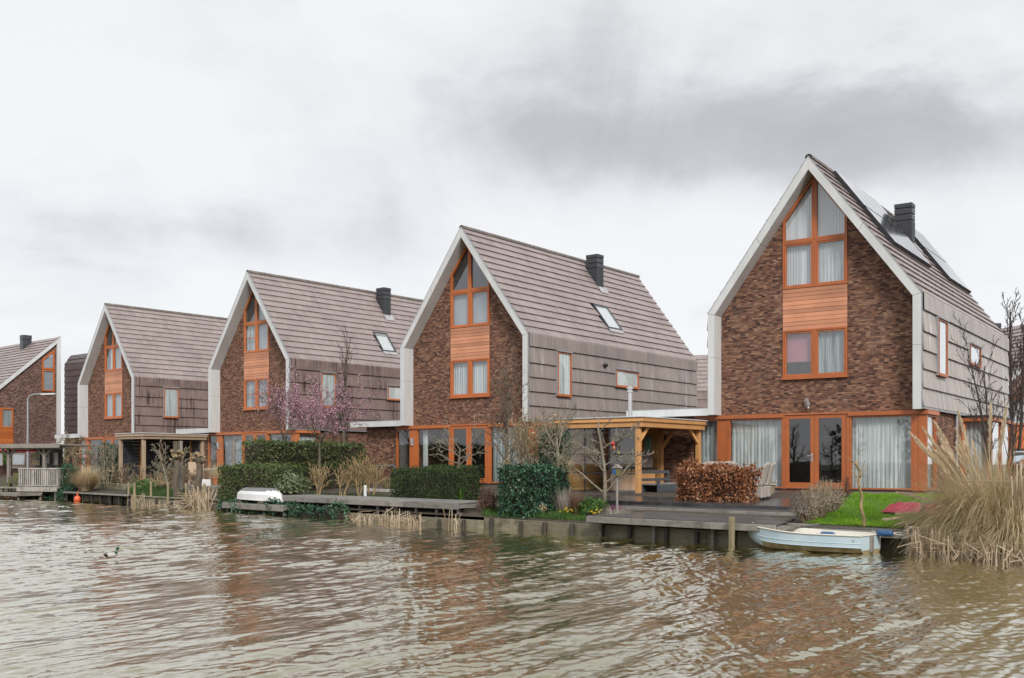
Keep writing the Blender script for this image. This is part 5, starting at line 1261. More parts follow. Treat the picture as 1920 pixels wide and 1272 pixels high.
def hedge(name, label, a, b, thick, z0, z1, mat, L, dens, seed, rough=.05, ends=True, core='bark_dark', zb=None, cat='hedge', under=None, z1b=None):
    """clipped hedge between two ground points (column, distance): twiggy core and a skin of leaves"""
    r = random.Random(seed); A, B = at(*a), at(*b); dx, dy = B[0]-A[0], B[1]-A[1]; Ln = math.hypot(dx, dy); rot = math.atan2(dy, dx)
    z1b = z1 if z1b is None else z1b; H = thing(name, label, cat, (*A, 0), rot); zt = lambda x: z1+(z1b-z1)*x/Ln
    def bulge(x, y, z): return rough*(math.sin(x*2.3+seed)*math.sin(z*3.1+x)+.6*math.sin(x*5.1+z*4.3+y*3+seed*2)+.5*math.sin(y*4.7+x*1.7))
    m = MB(); e = .09; m.add([(x, y, z) for x in (e, Ln-e) for y in (e, thick-e) for z in (z0, zt(x)-e)], [(0,1,3,2),(4,6,7,5),(0,4,5,1),(2,3,7,6),(1,5,7,3),(0,2,6,4)]); m.build('branches', M[core], H)
    m = MB()
    areas = [('f', Ln*(z1-z0)), ('k', Ln*(z1-z0)*.5), ('t', Ln*thick), ('l', thick*(z1-z0)), ('r', thick*(z1-z0))]
    for s, ar in areas:
        for _ in range(int(ar*dens)):
            u, v = r.random(), r.random(); x = u*Ln; z = z0+v*(zt(x)-z0)
            if s == 'f': p, n = (x, 0, z), (0,-1,.15)
            elif s == 'k': p, n = (x, thick, z), (0,1,.15)
            elif s == 't': p, n = (x, v*thick, zt(x)), (0,0,1)
            elif s == 'l': p, n = (0, u*thick, z), (-1,0,.15)
            else: p, n = (Ln, u*thick, z), (1,0,.15)
            n = Vector(n); k = bulge(*p)+r.uniform(-.05, .045)*(1+rough*8); q = Vector(p)+n*k
            if r.random() < .09: q += n*r.uniform(.02, .13)
            m.leaf(q, n*.8+rvec(r)*.9, Vector((0,0,-1))+rvec(r)*.9, L*r.uniform(.7, 1.35), L*r.uniform(.55, .8))
    m.build('leaves', M[mat], H); return H
def bush(name, label, px, d, size, z0, mat, L, n, seed, W=.5, stems=None, shell=.55, cat='shrub', up=.3, rot=0, group=None, stem_mat='bark_dark', stem_n=9):
    r = random.Random(seed); x, y = at(px, d); B = thing(name, label, cat, (x, y, z0), QROT+rot, group); w, dp, h = size
    m = MB(); cl = [(rvec(r), r.uniform(.75, 1.15)) for _ in range(26)]
    for _ in range(n):
        v = rvec(r); best = max(cl, key=lambda c: c[0].dot(v)); k = best[1]*(.72+.28*max(0, (best[0].dot(v)-.75)/.25)); t = (shell+(1-shell)*r.random())*k
        if v.z < -.45: continue
        q = Vector((v.x*w*t, v.y*dp*t, h*.42+v.z*h*.58*t))
        if q.z < .02: continue
        m.leaf(q, v+rvec(r)*.9+Vector((0,0,up)), v*.6+rvec(r)+Vector((0,0,-.2)), L*r.uniform(.65, 1.35), L*W*r.uniform(.8, 1.2))
    m.build('leaves', M[mat], B)
    m = MB()
    for i in range(stem_n):
        v = rvec(r); v.z = abs(v.z)+.4; v.normalize(); e = Vector((v.x*w*.8, v.y*dp*.8, min(h*.9, v.z*h))); m.tube([(0+v.x*.05,v.y*.05,-.05), e*.5+rvec(r)*.05, e], [.02,.013,.006], 5)
    m.build('stems', M[stem_mat], B); return B
def blades(name, label, px, d, z0, n, L, mat, seed, spread=.15, w=.008, droop=.6, lean=(0,0), cat='grass', seg=4, tilt=(.1, .9), plumes=None, mat2=None, group=None, kind=None):
    """tuft of arching blades"""
    r = random.Random(seed); x, y = at(px, d); B = thing(name, label, cat, (x, y, z0), QROT, group)
    def one(m, l, ww, th, a, base, dr):
        pts = []; p = Vector(base); di = Vector((math.cos(a)*math.sin(th), math.sin(a)*math.sin(th), math.cos(th)))+Vector((lean[0], lean[1], 0))*r.uniform(.5, 1.2); di.normalize()
        for i in range(seg+1): pts.append(p.copy()); p += di*(l/seg); di = (di+Vector((0,0,-dr/seg*1.6))).normalized()
        sd = Vector((-math.sin(a), math.cos(a), 0)); vs = []
        for i, q in enumerate(pts): k = ww*(1-.85*i/seg); vs += [q-sd*k, q+sd*k]
        m.add(vs, [(2*i, 2*i+1, 2*i+3, 2*i+2) for i in range(seg)]); return pts
    ms = [MB(), MB()]
    for _ in range(n):
        a = r.uniform(0, 6.283); th = r.uniform(*tilt); k = math.sqrt(r.random())*spread
        one(ms[1 if mat2 and r.random() < .22 else 0], L*r.uniform(.55, 1.1), w*r.uniform(.6, 1.3), th, a, (k*math.cos(a), k*math.sin(a), 0), droop*r.uniform(.2, 2.0))
    ms[0].build('blades', M[mat], B)
    if mat2: ms[1].build('green_blades', M[mat2], B)
    for (dx, dy, dz, l) in plumes or ():
        m = MB(); di = Vector((dx, dy, dz)).normalized(); b = Vector((di.x*.15, di.y*.15, .2)); pts = []; p = b.copy(); dd = di.copy()
        for i in range(9): pts.append(p.copy()); p += dd*(l/8); dd = (dd+Vector((0,0,-.035))).normalized()
        m.tube(pts, .008, 4)
        for i in range(240):
            t = .60+.40*r.random(); f = t*8; j = min(7, int(f)); q = pts[j].lerp(pts[j+1], f-j); ax = (pts[j+1]-pts[j]).normalized(); u = (t-.60)/.40
            s_ = .058*math.sin(math.pi*min(1, .12+u*.85))**.8; o_ = (ax*1.6+rvec(r)*.55).normalized(); e = q+o_*(.06+s_*1.3); sd = o_.cross(rvec(r)).normalized()*.006
            m.add([q-sd, q+sd, e+sd*.4, e-sd*.4], [(0,1,2,3)])
        m.build('plume', M['plume'], B)
    return B
def reeds(label, px0, px1, d0, d1, n, h, seed, broken=.45, z=-.1, r0=.011, group='dead reeds standing along the bank', lean=.25):
    r = random.Random(seed); pxm, dm = (px0+px1)/2, (d0+d1)/2; x0, y0 = at(pxm, dm); B = thing('reed_clump', label, 'reeds', (x0, y0, z), 0, group); m = MB()
    for _ in range(n):
        px = r.uniform(px0, px1); d = r.uniform(d0, d1); x, y = at(px, d); x -= x0; y -= y0; l = h*r.uniform(.45, 1.1); a = r.uniform(0, 6.28); t = r.random()**2*lean*2; di = Vector((math.cos(a)*t, math.sin(a)*t, 1)).normalized(); rr = r0*r.uniform(.6, 1.5)
        p = Vector((x, y, 0)); k = p+di*l*r.uniform(.5, .9)
        if r.random() < broken:
            b = Vector((math.cos(a+r.uniform(-1,1)), math.sin(a+r.uniform(-1,1)), r.uniform(-.9, .35))).normalized(); m.tube([p, k, k+b*l*r.uniform(.3, .8)], [rr, rr*.9, rr*.6], 5)
        else: m.tube([p, k, p+di*l*1.05+rvec(r)*.02], [rr, rr*.9, rr*.7], 5)
    m.build('stalks', M['reed'], B); return B
# ---- hedges
hedge('yew_hedge', 'clipped dark green yew block on the long grey deck', (733, 1.8), (853, 1.8), 1.0, .55, 1.53, 'leaf_yew', .05, 1300, 1, .012)
hedge('yew_hedge', 'second clipped yew block, its lit top showing just behind the first', (795, 4.3), (870, 4.3), .9, .7, 1.62, 'leaf_yew', .06, 500, 2, .02)
hedge('copper_hedge', 'coppery brown beech hedge in front of the wicker chairs', (1270, 4.1), (1394, 4.1), .75, .66, 1.60, 'leaf_copper', .08, 850, 3, .09)
hedge('ivy_hedge', 'glossy dark ivy hedge at the water, left of the tangled shrubs', (935, .12), (1000, .2), 1.0, .12, 1.60, 'leaf_ivy', .085, 700, 4, .025)
hedge('ivy_hedge', 'low ivy hedge behind the dry hydrangea, under the tangled tan shrub', (984, 1.25), (1046, 1.5), .7, .4, 1.58, 'leaf_ivy', .075, 700, 5, .06)
hedge('ivy_hedge', 'tall narrow ivy column left of the golden shelter', (1014, 2.7), (1042, 2.7), .6, .5, 2.6, 'leaf_ivy', .08, 600, 6, .08)
hedge('clipped_hedge', 'boxy green hedge at the water, left of the upturned boat', (409, .1), (512, .7), 1.5, .05, 1.62, 'leaf_hedge', .075, 560, 7, .05)
hedge('clipped_hedge', 'tall dark green hedge running back behind the pink blossoming trees', (489, 1.9), (684, 9.0), .9, .5, 2.55, 'leaf_hedge', .09, 330, 8, .06)
hedge('clipped_hedge', 'low dark hedge with a lit top behind the golden coppiced shrubs', (528, 2.6), (694, 6.6), .8, .5, 1.62, 'leaf_yew', .09, 260, 9, .04)
hedge('ivy_hedge', 'ivy draped over the bank below the upturned boat and grey deck', (410, -.32), (640, -.3), .25, .0, .36, 'leaf_ivy', .09, 420, 10, .09)
hedge('ivy_hedge', 'rounded ivy mass right of the slatted veranda railing', (112, .45), (140, .45), .3, .25, 1.5, 'leaf_ivy', .11, 260, 11, .12)
hedge('ivy_hedge', 'ivy trailing along the bank under the slatted veranda', (50, .05), (122, .05), .3, .0, .40, 'leaf_ivy', .1, 320, 12, .1)
hedge('ivy_hedge', 'tall ivy column between the tan ornamental grass and the black shelter', (184, 3.4), (224, 3.4), .9, .6, 2.55, 'leaf_ivy', .1, 260, 13, .09)
hedge('clipped_hedge', 'dark hedge at the right edge below the parked car', (1890, 17.0), (1945, 17.0), 1.0, .7, 1.75, 'leaf_copper', .09, 260, 14, .08)
# ---- shrubs
bush('rhododendron', 'light green rhododendron behind the upturned boat', 540, 1.25, (1.0,.7,1.12), .45, 'leaf_rhodo', .13, 2600, 21, .4)
bush('evergreen_shrub', 'glossy bright green shrub in front of the golden shelter', 1110, 1.0, (.42,.42,.58), .36, 'leaf_green', .1, 1500, 22, .3)
bush('heather', 'purple heather at the foot of the bird house', 1150, 1.5, (.36,.3,.3), .42, 'heather_pink', .03, 1600, 23, .5, up=.8)
bush('heather', 'purple heather left of the glossy bright green shrub', 1098, 2.1, (.3,.25,.3), .5, 'heather_pink', .03, 900, 24, .5, up=.8)
bush('brown_shrub', 'rusty brown shrub left of the glossy ivy hedge', 915, .75, (.4,.38,.9), .25, 'leaf_brown', .045, 1500, 25, .5, stem_n=26)
bush('rounded_shrub', 'yellow-green rounded shrub beside the dark hoop frame', 730, 4.6, (.4,.4,.75), .62, 'straw_green', .05, 1500, 26, .5)
bush('spurge', 'pale green spreading shrub behind the stakes', 270, 1.3, (.75,.5,.75), .35, 'leaf_green', .12, 900, 27, .35, shell=.75)
bush('conifer', 'bright green conifer behind the veranda roof at the left edge', 10, 8.0, (1.15,1.0,1.75), 1.4, 'leaf_green', .12, 2600, 28, .4, up=.9)
bush('small_shrub', 'small dark evergreen in front of the narrow slatted window', 474, 7.6, (.45,.45,.7), 1.2, 'leaf_ivy', .1, 700, 29, .5)
bush('hydrangea', 'dry tan hydrangea heads in front of the ivy hedge', 1003, .62, (.36,.3,.42), .38, 'straw', .05, 1500, 30, .9, shell=.8, stem_n=20, stem_mat='bark_pale')
for k, (px, d, w, h, lab) in enumerate(((1512, 1.45, .42, .8, 'silvery lavender bush nearest the water, left of the lawn'), (1533, 2.3, .5, .85, 'middle silvery lavender bush left of the lawn'), (1553, 3.3, .55, .85, 'silvery lavender bush farthest from the water, left of the lawn'))):
    bush('lavender', lab, px, d, (w*1.15, w*1.05, h*1.05), gpx(px, d)-.03, 'heather_grey', .055, 3000, 40+k, .16, shell=.25, up=1.6, stem_n=60, stem_mat='twig_tan', cat='lavender')
bush('red_leaved_shrub', 'thin twiggy shrub with red leaves before the right glass door', 1587, 6.2, (.16,.16,.75), .72, 'leaf_copper', .04, 260, 45, .7, shell=.2)
# ---- grasses and reeds
pl_ = []; rp = random.Random(8)
for k in range(20): a = rp.uniform(-.55, .75); pl_.append((-.75+.5*rp.random()-.1*a, rp.uniform(-.5, .5), 1.0+.35*rp.random(), rp.uniform(1.55, 2.25)))
pl_ += [(-1.6, -.5, .18, 1.75), (-1.5, -.5, .3, 1.5), (-1.45, -.6, .08, 1.5), (-1.3, .1, .55, 1.8), (.12, .1, 1.2, 2.2), (.2, -.1, 1.2, 2.0), (-.05, .2, 1.2, 2.3), (.5, 0, 1.0, 1.7)]
blades('pampas_grass', 'huge straw-coloured pampas grass leaning left over the red tarpaulin', 1852, 1.75, .42, 5600, 1.75, 'straw', 50, spread=.62, w=.007, droop=1.25, lean=(-.16, -.1), tilt=(.05, 1.1), plumes=pl_, mat2='straw_green', seg=6, cat='pampas grass')
blades('pampas_grass', 'drooping straw tussock in front of the pampas grass at the right edge', 1905, .95, .3, 3000, 1.3, 'straw', 51, spread=.5, w=.007, droop=1.5, tilt=(.1, 1.2), mat2='straw_green', seg=6, cat='pampas grass')
blades('pampas_grass', 'low drooping straw tussock between the wire panel and the pampas grass', 1832, .95, .3, 2200, .85, 'straw', 52, spread=.38, w=.007, droop=1.4, tilt=(.1, 1.2), mat2='straw_green', seg=6, cat='pampas grass')
reeds('broken reeds at the end of the dark plank, right of the rowing boat', 1706, 1765, -.05, .5, 70, .62, 53, broken=.55, lean=.22)
reeds('broken reeds in the water below the low straw tussock', 1765, 1835, -.35, .5, 75, .6, 54, broken=.65, lean=.45)
reeds('tangled broken reeds in the water below the pampas grass', 1830, 1890, -.5, .4, 75, .55, 55, broken=.7, lean=.5)
reeds('broken reeds in the water at the right edge', 1885, 1960, -.5, .5, 75, .6, 56, broken=.65, lean=.45)
reeds('tall brown bulrush stems at the right edge before the bare shrub', 1890, 1950, .6, 1.2, 40, 1.5, 57, broken=.1, z=.1, r0=.016, lean=.1)
reeds('pale fan of dead reeds below the right knobbly willow', 355, 392, -.45, .1, 150, .95, 58, broken=.3, lean=.5, z=-.15, r0=.015)
reeds('scattered dead reeds below the left knobbly willow', 275, 345, -.45, -.05, 60, .4, 59, broken=.9, lean=.9)
reeds('dead reeds between the pale split stake and the next stake', 246, 275, -.35, 0, 20, .6, 60, broken=.4)
reeds('pinkish broken reeds below the left half of the grey deck', 655, 695, -.7, -.2, 45, .42, 61, broken=.75, lean=.5)
reeds('pinkish broken reeds below the middle of the grey deck', 708, 750, -.7, -.2, 60, .5, 62, broken=.75, lean=.5)
reeds('pinkish broken reeds below the yew block', 752, 790, -.65, -.2, 50, .42, 63, broken=.6, lean=.4)
reeds('few pale reeds below the right end of the grey deck', 838, 858, -.5, -.2, 9, .8, 64, broken=.3)
reeds('dead reeds beside the support of the veranda', 18, 42, -.5, -.1, 26, .4, 65, broken=.8, lean=.6)
reeds('few pinkish reeds under the veranda', 62, 80, -.5, -.1, 14, .35, 66, broken=.6, lean=.5)
blades('ornamental_grass', 'tan ornamental grass beside the rounded ivy mass', 161, .8, .42, 1700, 1.2, 'straw', 70, spread=.25, w=.012, droop=.5, tilt=(.05, .75))
blades('ornamental_grass', 'straw grass tuft behind the left knobbly willow', 300, 3.1, .55, 500, .8, 'straw', 71, spread=.6, w=.012, droop=.7)
blades('ornamental_grass', 'pale feathery grass before the dark narrow door, left of the boxy hedge', 408, 4.8, .75, 500, 1.0, 'straw', 72, spread=.25, w=.01, droop=.4, tilt=(.05, .6))
blades('dry_perennial', 'mauve-grey dry stalks left of the reddish grass', 1058, 1.25, .4, 420, .72, 'heather_grey', 73, spread=.25, w=.006, droop=.1, tilt=(.05, .55), cat='dry stalks')
blades('dry_perennial', 'reddish dry grass left of the glossy bright green shrub', 1080, .8, .35, 380, .72, 'leaf_brown', 74, spread=.1, w=.005, droop=.2, tilt=(.02, .4), cat='dry stalks')
blades('dry_perennial', 'bare pale hydrangea stems standing behind the dry tan heads', 1003, .95, .42, 90, .85, 'twig_tan', 75, spread=.2, w=.007, droop=.0, tilt=(.05, .55), cat='dry stalks')
blades('dry_perennial', 'silvery dry stalks below the bird house', 1155, .55, .34, 420, .38, 'heather_grey', 76, spread=.35, w=.006, droop=.2, tilt=(.05, .9), cat='dry stalks')
def flowers(px, d, lab, seed):
    r = random.Random(seed); x, y = at(px, d); F_ = thing('daffodils', lab, 'flowers', (x, y, gpx(px, d)), 0, 'yellow flowers in the border'); m = MB(); m2 = MB()
    for _ in range(12):
        a, k = r.uniform(0, 6.28), r.random()*.16; b = Vector((k*math.cos(a), k*math.sin(a), 0)); t = b+Vector((r.uniform(-.03,.03), r.uniform(-.03,.03), r.uniform(.14,.26))); m2.tube([b, t], .004, 4)
        for j in range(5): w = 6.28*j/5; m.leaf(t+Vector((.02*math.cos(w), .02*math.sin(w), .0)), Vector((math.cos(w), math.sin(w), 1)), rvec(r), .045, .03)
    m.build('petals', M['yellow'], F_); m2.build('stems', M['leaf_green'], F_)
flowers(1063, .5, 'yellow flowers left of the reddish dry grass', 1); flowers(1118, .45, 'yellow flowers below the glossy bright green shrub', 2)
blades('iris_leaves', 'green leaf tuft at the foot of the thin pruned tree', 864, 2.0, .62, 40, .5, 'leaf_green', 77, spread=.08, w=.014, droop=.3, tilt=(.02, .5), cat='plant')
# ---- bare trees and shrubs
def P_(stems, lv=3, seg=(8,5,4,3), wob=(.08,.2,.25,.3), up=(.05,.08,.06,.05), n=(9,6,5,3), start=(.3,.2,.15,.1), ang=(.8,.7,.7,.7), ln=(.5,.5,.5,.5), rr=(.5,.55,.55,.6), **k):
    return dict(stems=stems, lv=lv, seg=seg, wob=wob, up=up, n=n, start=start, ang=ang, len=ln, rr=rr, **k)
def base(px, d, dz=-.05): x, y = at(px, d); return (x, y, gpx(px, d)+dz)
bare_tree('blossom_tree', 'larger pink blossoming tree on a pale trunk behind the golden coppiced shrubs', 'tree', base(599, 3.0), 81,
    P_([((0,0,0),(0,0,1),2.15,.075)], lv=4, n=(10,6,5,3), start=(.86,.25,.2,.1), ang=(.75,.65,.6,.7), ln=(.95,.58,.55,.5), rr=(.6,.6,.5,.5), wob=(.03,.12,.2,.25), up=(.0,.1,.06,.02), taper=.3), [M['bark'], M['bark_dark']], 1, ('blossom', 4200, .06, .08, 2, 'blossom'))
bare_tree('blossom_tree', 'smaller pink blossoming tree on a thin trunk, left of the larger one', 'tree', base(538, 5.6), 82,
    P_([((0,0,0),(0,0,1),2.2,.055)], lv=4, n=(9,5,5,3), start=(.86,.25,.2,.1), ang=(.6,.6,.6,.7), ln=(.9,.55,.5,.5), rr=(.6,.6,.5,.5), wob=(.03,.12,.2,.25), up=(.0,.12,.06,.02), taper=.3), [M['bark'], M['bark_dark']], 1, ('blossom', 1500, .06, .08, 2, 'blossom'))
bare_tree('poplar', 'slender bare upright tree behind the larger pink blossoming tree', 'tree', base(646, 10.5), 83,
    P_([((0,0,0),(0,0,1),6.6,.11)], lv=3, n=(26,5,3), start=(.22,.15,.1), ang=(.42,.45,.5), ln=(.2,.45,.5), rr=(.3,.55,.6), wob=(.02,.1,.15), up=(.02,.14,.1), taper=.55), [M['bark'], M['bark_dark']], 0)
bare_tree('pruned_tree', 'thin pruned tree with pale spreading branches, right of the yew block', 'tree', base(857, 2.2), 84,
    P_([((0,0,0),(.0,0,1),1.75,.085)], lv=3, n=(7,6,3), start=(.68,.3,.2), ang=(1.1,.65,.6), ln=(.56,.5,.5), rr=(.45,.55,.55), wob=(.06,.34,.4), up=(.02,.08,.1), taper=.2), [M['bark'], M['bark_pale']], 0, minr=.007)
bare_tree('bare_tree', 'bare grey tree with dense upright twigs, behind the glossy ivy hedge', 'tree', base(948, 3.3), 85,
    P_([((0,0,0),(0,0,1),3.4,.085)], lv=4, n=(18,6,4,3), start=(.3,.15,.1,.1), ang=(.62,.55,.55,.5), ln=(.34,.5,.5,.5), rr=(.4,.55,.6,.6), wob=(.04,.15,.2,.25), up=(.02,.1,.1,.05), taper=.4), [M['bark'], M['twig_grey']], 1, minr=.005)
bare_tree('twiggy_shrub', 'tall tangled tan shrub between the bare grey tree and the golden shelter', 'shrub', base(1000, 2.7), 86,
    P_([((random.Random(i).uniform(-.35,.35), random.Random(i+50).uniform(-.25,.25), 0), (random.Random(i+9).uniform(-.35,.35), random.Random(i+70).uniform(-.3,.3), 1), 2.0+.5*random.Random(i+5).random(), .024) for i in range(15)], lv=3, n=(8,6,4), start=(.2,.1,.1), ang=(.55,.6,.7), ln=(.45,.5,.5), rr=(.6,.6,.6), wob=(.1,.2,.3), up=(.03,.05,.02)), [M['bark_pale'], M['twig_tan']], 0, ('straw', 1400, .05, .06, 2, 'catkins'), minr=.005)
bare_tree('fruit_tree', 'lichen-covered fruit tree with long bare branches at the left post of the golden shelter', 'tree', base(1047, 2.0), 87,
    P_([((0,0,0),(.0,0,1),2.0,.095), ((-.02,0,.5),(-.9,.1,.75),1.3,.05), ((-.0,0,.75),(-.8,-.2,.4),1.1,.04), ((.02,0,1.5),(-.6,.1,.9),1.1,.045), ((.02,0,1.9),(.3,0,.9),.9,.045)], lv=3, n=(8,6,3), start=(.35,.2,.2), ang=(.9,.65,.6), ln=(.5,.48,.45), rr=(.4,.5,.6), wob=(.09,.3,.38,.4), up=(.03,.08,.1,.05)), [M['bark_pale'], M['bark_pale']], 0, minr=.006)
r_ = 1.0
bare_tree('espalier_tree', 'open-branched bare fruit tree hung with ornaments, before the golden shelter', 'tree', base(1131, 2.0), 88,
    P_([((0,0,0),(.08,0,1),2.35,.065), ((0,0,.5),(-.95,.35,.72),1.75,.032), ((.02,0,.45),(.75,-.35,.9),1.45,.03), ((.06,0,1.5),(-.85,.3,.4),1.0,.022), ((.08,0,1.75),(.85,-.3,.35),.9,.022)], lv=3, n=(9,6,3), start=(.3,.2,.2), ang=(1.0,.7,.7), ln=(.42,.45,.45), rr=(.4,.5,.6), wob=(.07,.24,.35,.4), up=(.01,.04,.08,.05), flat=.55), [M['bark_pale'], M['bark_pale']], 0, minr=.006)
for k, (px, d, h, lab) in enumerate(((595, 1.9, 1.35, 'golden coppiced shrub in front of the larger blossoming trunk'), (641, 2.3, 1.3, 'slim golden coppiced shrub, second from the larger blossoming trunk'), (672, 2.6, 1.6, 'broadest golden coppiced shrub, left of the white bollard'), (697, 3.0, 1.35, 'golden coppiced shrub by the brick link wall, right of the white bollard'))):
    rk = random.Random(90+k)
    bare_tree('coppiced_shrub', lab, 'shrub', base(px, d), 90+k, P_([((rk.uniform(-.1,.1), rk.uniform(-.1,.1), 0), (rk.uniform(-.3,.3), rk.uniform(-.3,.3), 1), h*.8, .022) for _ in range(5)], lv=2, n=(8,5), start=(.35,.2), ang=(.65,.6), ln=(.5,.5), rr=(.5,.55), wob=(.12,.25,.3), up=(.04,.08,.08)),
              [M['bark_gold'], M['bark_gold']], 0, group='golden coppiced shrubs', minr=.007)
def pollard(px, d, top, lab, seed, extra=0.0):
    x, y, z = base(px, d, -.25); r = random.Random(seed); T = thing('pollard_willow', lab, 'tree', (x, y, z), 0, 'pollarded willows'); h = zof(top, y)-z; m = MB()
    n = 8; m.tube([(.03*math.sin(i*1.3), .02*math.cos(i), h*i/n) for i in range(n+1)], [.15-.035*i/n+r.uniform(-.012,.012) for i in range(n+1)], 12); m.build('trunk', M['bark'], T, smooth=True)
    m = MB(); m2 = MB()
    for k in range(20): a = 6.28*k/20*3.1; e = r.uniform(.05, .2); c = Vector((e*math.cos(a), e*math.sin(a), h+r.uniform(-.16, .2))); m.ball(c, r.uniform(.075, .115), 8, 6); m2.tube([c, c+Vector((math.cos(a), math.sin(a), .35)).normalized()*.125], [.055,.05], 8)
    m.ball((0,0,h), (.17,.17,.22), 12, 8); m.build('knobs', M['bark'], T, smooth=True); m2.build('cut_ends', M['bark_gold'], T)
    if extra:
        for k in range(4): 
            m = MB(); a = k*1.6; m.tube([(0,0,h),(.06*math.cos(a),.06*math.sin(a),h+extra*.5),(.09*math.cos(a),.09*math.sin(a),h+extra)], [.07,.06,.05], 7); m.build('limb', M['bark'], T)
pollard(331, .45, 856, 'left pollarded willow with knobbly head beside the tall grey post', 1, .6); pollard(373, .55, 861, 'right pollarded willow with knobbly head above the fan of reeds', 2)
bare_tree('bare_tree', 'pale bare forked tree in front of the black shelter', 'tree', base(318, 2.2), 97,
    P_([((0,0,0),(-.28,0,1),1.9,.07), ((.05,0,0),(.3,.1,1),1.7,.05), ((-.03,0,.1),(-.5,0,.9),1.3,.035)], lv=3, n=(8,5,3), start=(.4,.2,.1), ang=(.75,.7,.6), ln=(.5,.5,.5), rr=(.5,.5,.5), wob=(.06,.25,.3), up=(.03,.08,.05)), [M['bark_pale'], M['bark_pale']], 0, minr=.011)
bare_tree('tangled_shrub', 'tangled brown climber hanging beside the veranda roof', 'shrub', base(134, 3.5), 98,
    P_([((random.Random(i).uniform(-.4,.4), random.Random(i+4).uniform(-.2,.2), 1.6), (random.Random(i+8).uniform(-.9,.9), random.Random(i+12).uniform(-.5,.5), random.Random(i+20).uniform(-.6,.8)), 1.2, .03) for i in range(16)]+[((0,0,0),(0,0,1),2.2,.11)], lv=2, n=(8,6), start=(.2,.1), ang=(.8,.7), ln=(.6,.6), rr=(.6,.6), wob=(.2,.3,.3), up=(-.05,-.1,-.12)), [M['bark'], M['twig_tan']], 0, minr=.009)
bare_tree('twiggy_shrub', 'pale bare shrub in front of the tall ivy column by the black shelter', 'shrub', base(196, 2.6), 99,
    P_([((random.Random(i).uniform(-.3,.3), 0, 0), (random.Random(i+3).uniform(-.55,.55), random.Random(i+6).uniform(-.2,.2), 1), 1.9, .035) for i in range(8)], lv=2, n=(7,5), start=(.35,.2), ang=(.55,.6), ln=(.45,.5), rr=(.55,.55), wob=(.1,.2,.25), up=(.03,.08,.05)), [M['bark_pale'], M['bark_pale']], 0, minr=.01)
bare_tree('twiggy_shrub', 'grey-brown tangle of twigs at the left post of the black shelter', 'shrub', base(240, 2.3), 100,
    P_([((random.Random(i).uniform(-.5,.5), 0, 0), (random.Random(i+3).uniform(-.8,.8), random.Random(i+6).uniform(-.4,.4), .8), 1.1, .02) for i in range(14)], lv=2, n=(6,5), start=(.2,.1), ang=(.6,.6), ln=(.5,.5), rr=(.6,.6), wob=(.15,.25,.3), up=(-.02,-.06,-.06)), [M['twig_grey'], M['twig_tan']], 0, minr=.008)
bare_tree('twiggy_shrub', 'brown tangle of twigs against the low wall of the black shelter', 'shrub', base(338, 3.2), 101,
    P_([((random.Random(i).uniform(-1.0,1.0), 0, 0), (random.Random(i+3).uniform(-.8,.8), random.Random(i+6).uniform(-.4,.4), .9), 1.0, .018) for i in range(16)], lv=2, n=(6,5), start=(.2,.1), ang=(.6,.6), ln=(.5,.5), rr=(.6,.6), wob=(.15,.25,.3), up=(-.01,-.03,-.03)), [M['twig_tan'], M['twig_tan']], 0, minr=.008)
bare_tree('bare_shrub', 'dark bare multi-stemmed shrub behind the pampas grass plumes', 'shrub', base(1876, 5.2), 102,
    P_([((random.Random(i).uniform(-.1,.1), random.Random(i+2).uniform(-.1,.1), 0), (random.Random(i+3).uniform(-.3,.3), random.Random(i+6).uniform(-.25,.25), 1), 2.9+.8*random.Random(i+1).random(), .026) for i in range(5)], lv=3, n=(8,4,3), start=(.3,.2,.1), ang=(.4,.45,.5), ln=(.35,.5,.5), rr=(.5,.55,.6), wob=(.05,.12,.2), up=(.04,.12,.08)), [M['bark_dark'], M['bark_dark']], 0, minr=.005)
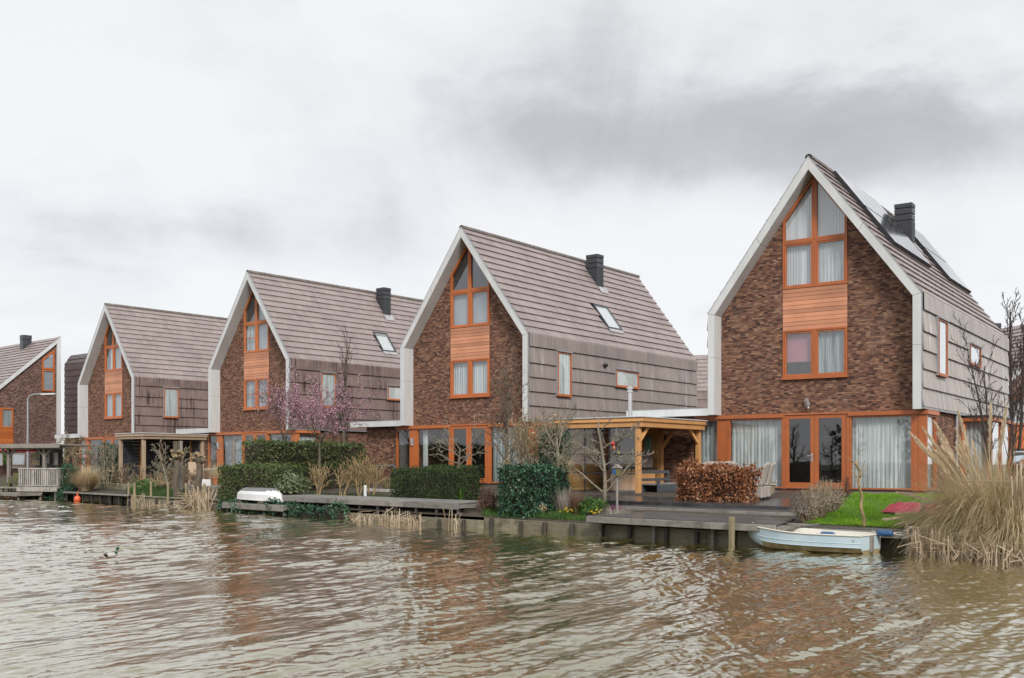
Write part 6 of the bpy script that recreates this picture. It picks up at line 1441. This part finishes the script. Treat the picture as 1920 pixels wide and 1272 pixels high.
bare_tree('bare_tree', 'thin bare tree rising above the dark tiled roof at the right edge', 'tree', (27.3, 56.0, .8), 103,
    P_([((0,0,0),(0,0,1),9.2,.13), ((.3,0,0),(.05,0,1),8.2,.1)], lv=3, n=(16,5,3), start=(.3,.15,.1), ang=(.4,.5,.5), ln=(.25,.5,.5), rr=(.35,.55,.6), wob=(.03,.12,.2), up=(.02,.1,.08), taper=.6), [M['bark_dark'], M['bark_dark']], 0, minr=.014)
# twisted willow stem
x, y = at(1620, 1.15); m = MB(); zt_ = zof(868, y)-.42; pts = []; rs = []
for i in range(26): t = i/25; pts.append((-.13*t+.035*math.sin(t*17)*(.3+t), .04*math.cos(t*15)*(.3+t), t*zt_)); rs.append(.036-.014*t)
Tw = thing('corkscrew_willow', 'golden twisted willow stem standing upright at the lawn edge', 'tree', (x, y, .42), 0); m.tube(pts, rs, 8); m.build('trunk', M['bark_gold'], Tw, smooth=True)
rr = random.Random(12); m = MB()
for k in range(12):
    t = .62+.38*rr.random(); b = Vector(pts[int(t*25)]); d = Vector((rr.uniform(-1,1), rr.uniform(-1,1), .9)).normalized(); q = [b]
    for i in range(6): d = (d+rvec(rr)*.5).normalized(); q.append(q[-1]+d*.05)
    m.tube(q, [.011,.01,.009,.008,.007,.006,.005], 5)
m.build('crown', M['bark_gold'], Tw)
# trees of the near bank: behind the camera, seen mirrored in the window glass
def far_trees():
    r = random.Random(31); m = MB()
    for k in range(34):
        x = -70+k*4.4+r.uniform(-1.5,1.5); y = -30-r.uniform(0, 9); h = r.uniform(5, 9.5)
        m.tube([(x,y,.5),(x+r.uniform(-.3,.3),y,h*.5)], [.25,.15], 5, mi=1)
        for _ in range(150):
            v = rvec(r); q = Vector((x,y,h*.6))+Vector((v.x*2.6, v.y*2.2, v.z*h*.42))*r.random()**.4; m.leaf(q, rvec(r), rvec(r), .8, .5, mi=0)
    tag(m.build('woods', [M['twig_grey'], M['bark_dark']]), 'row of bare trees on the near bank', 'trees', kind='stuff')
far_trees()
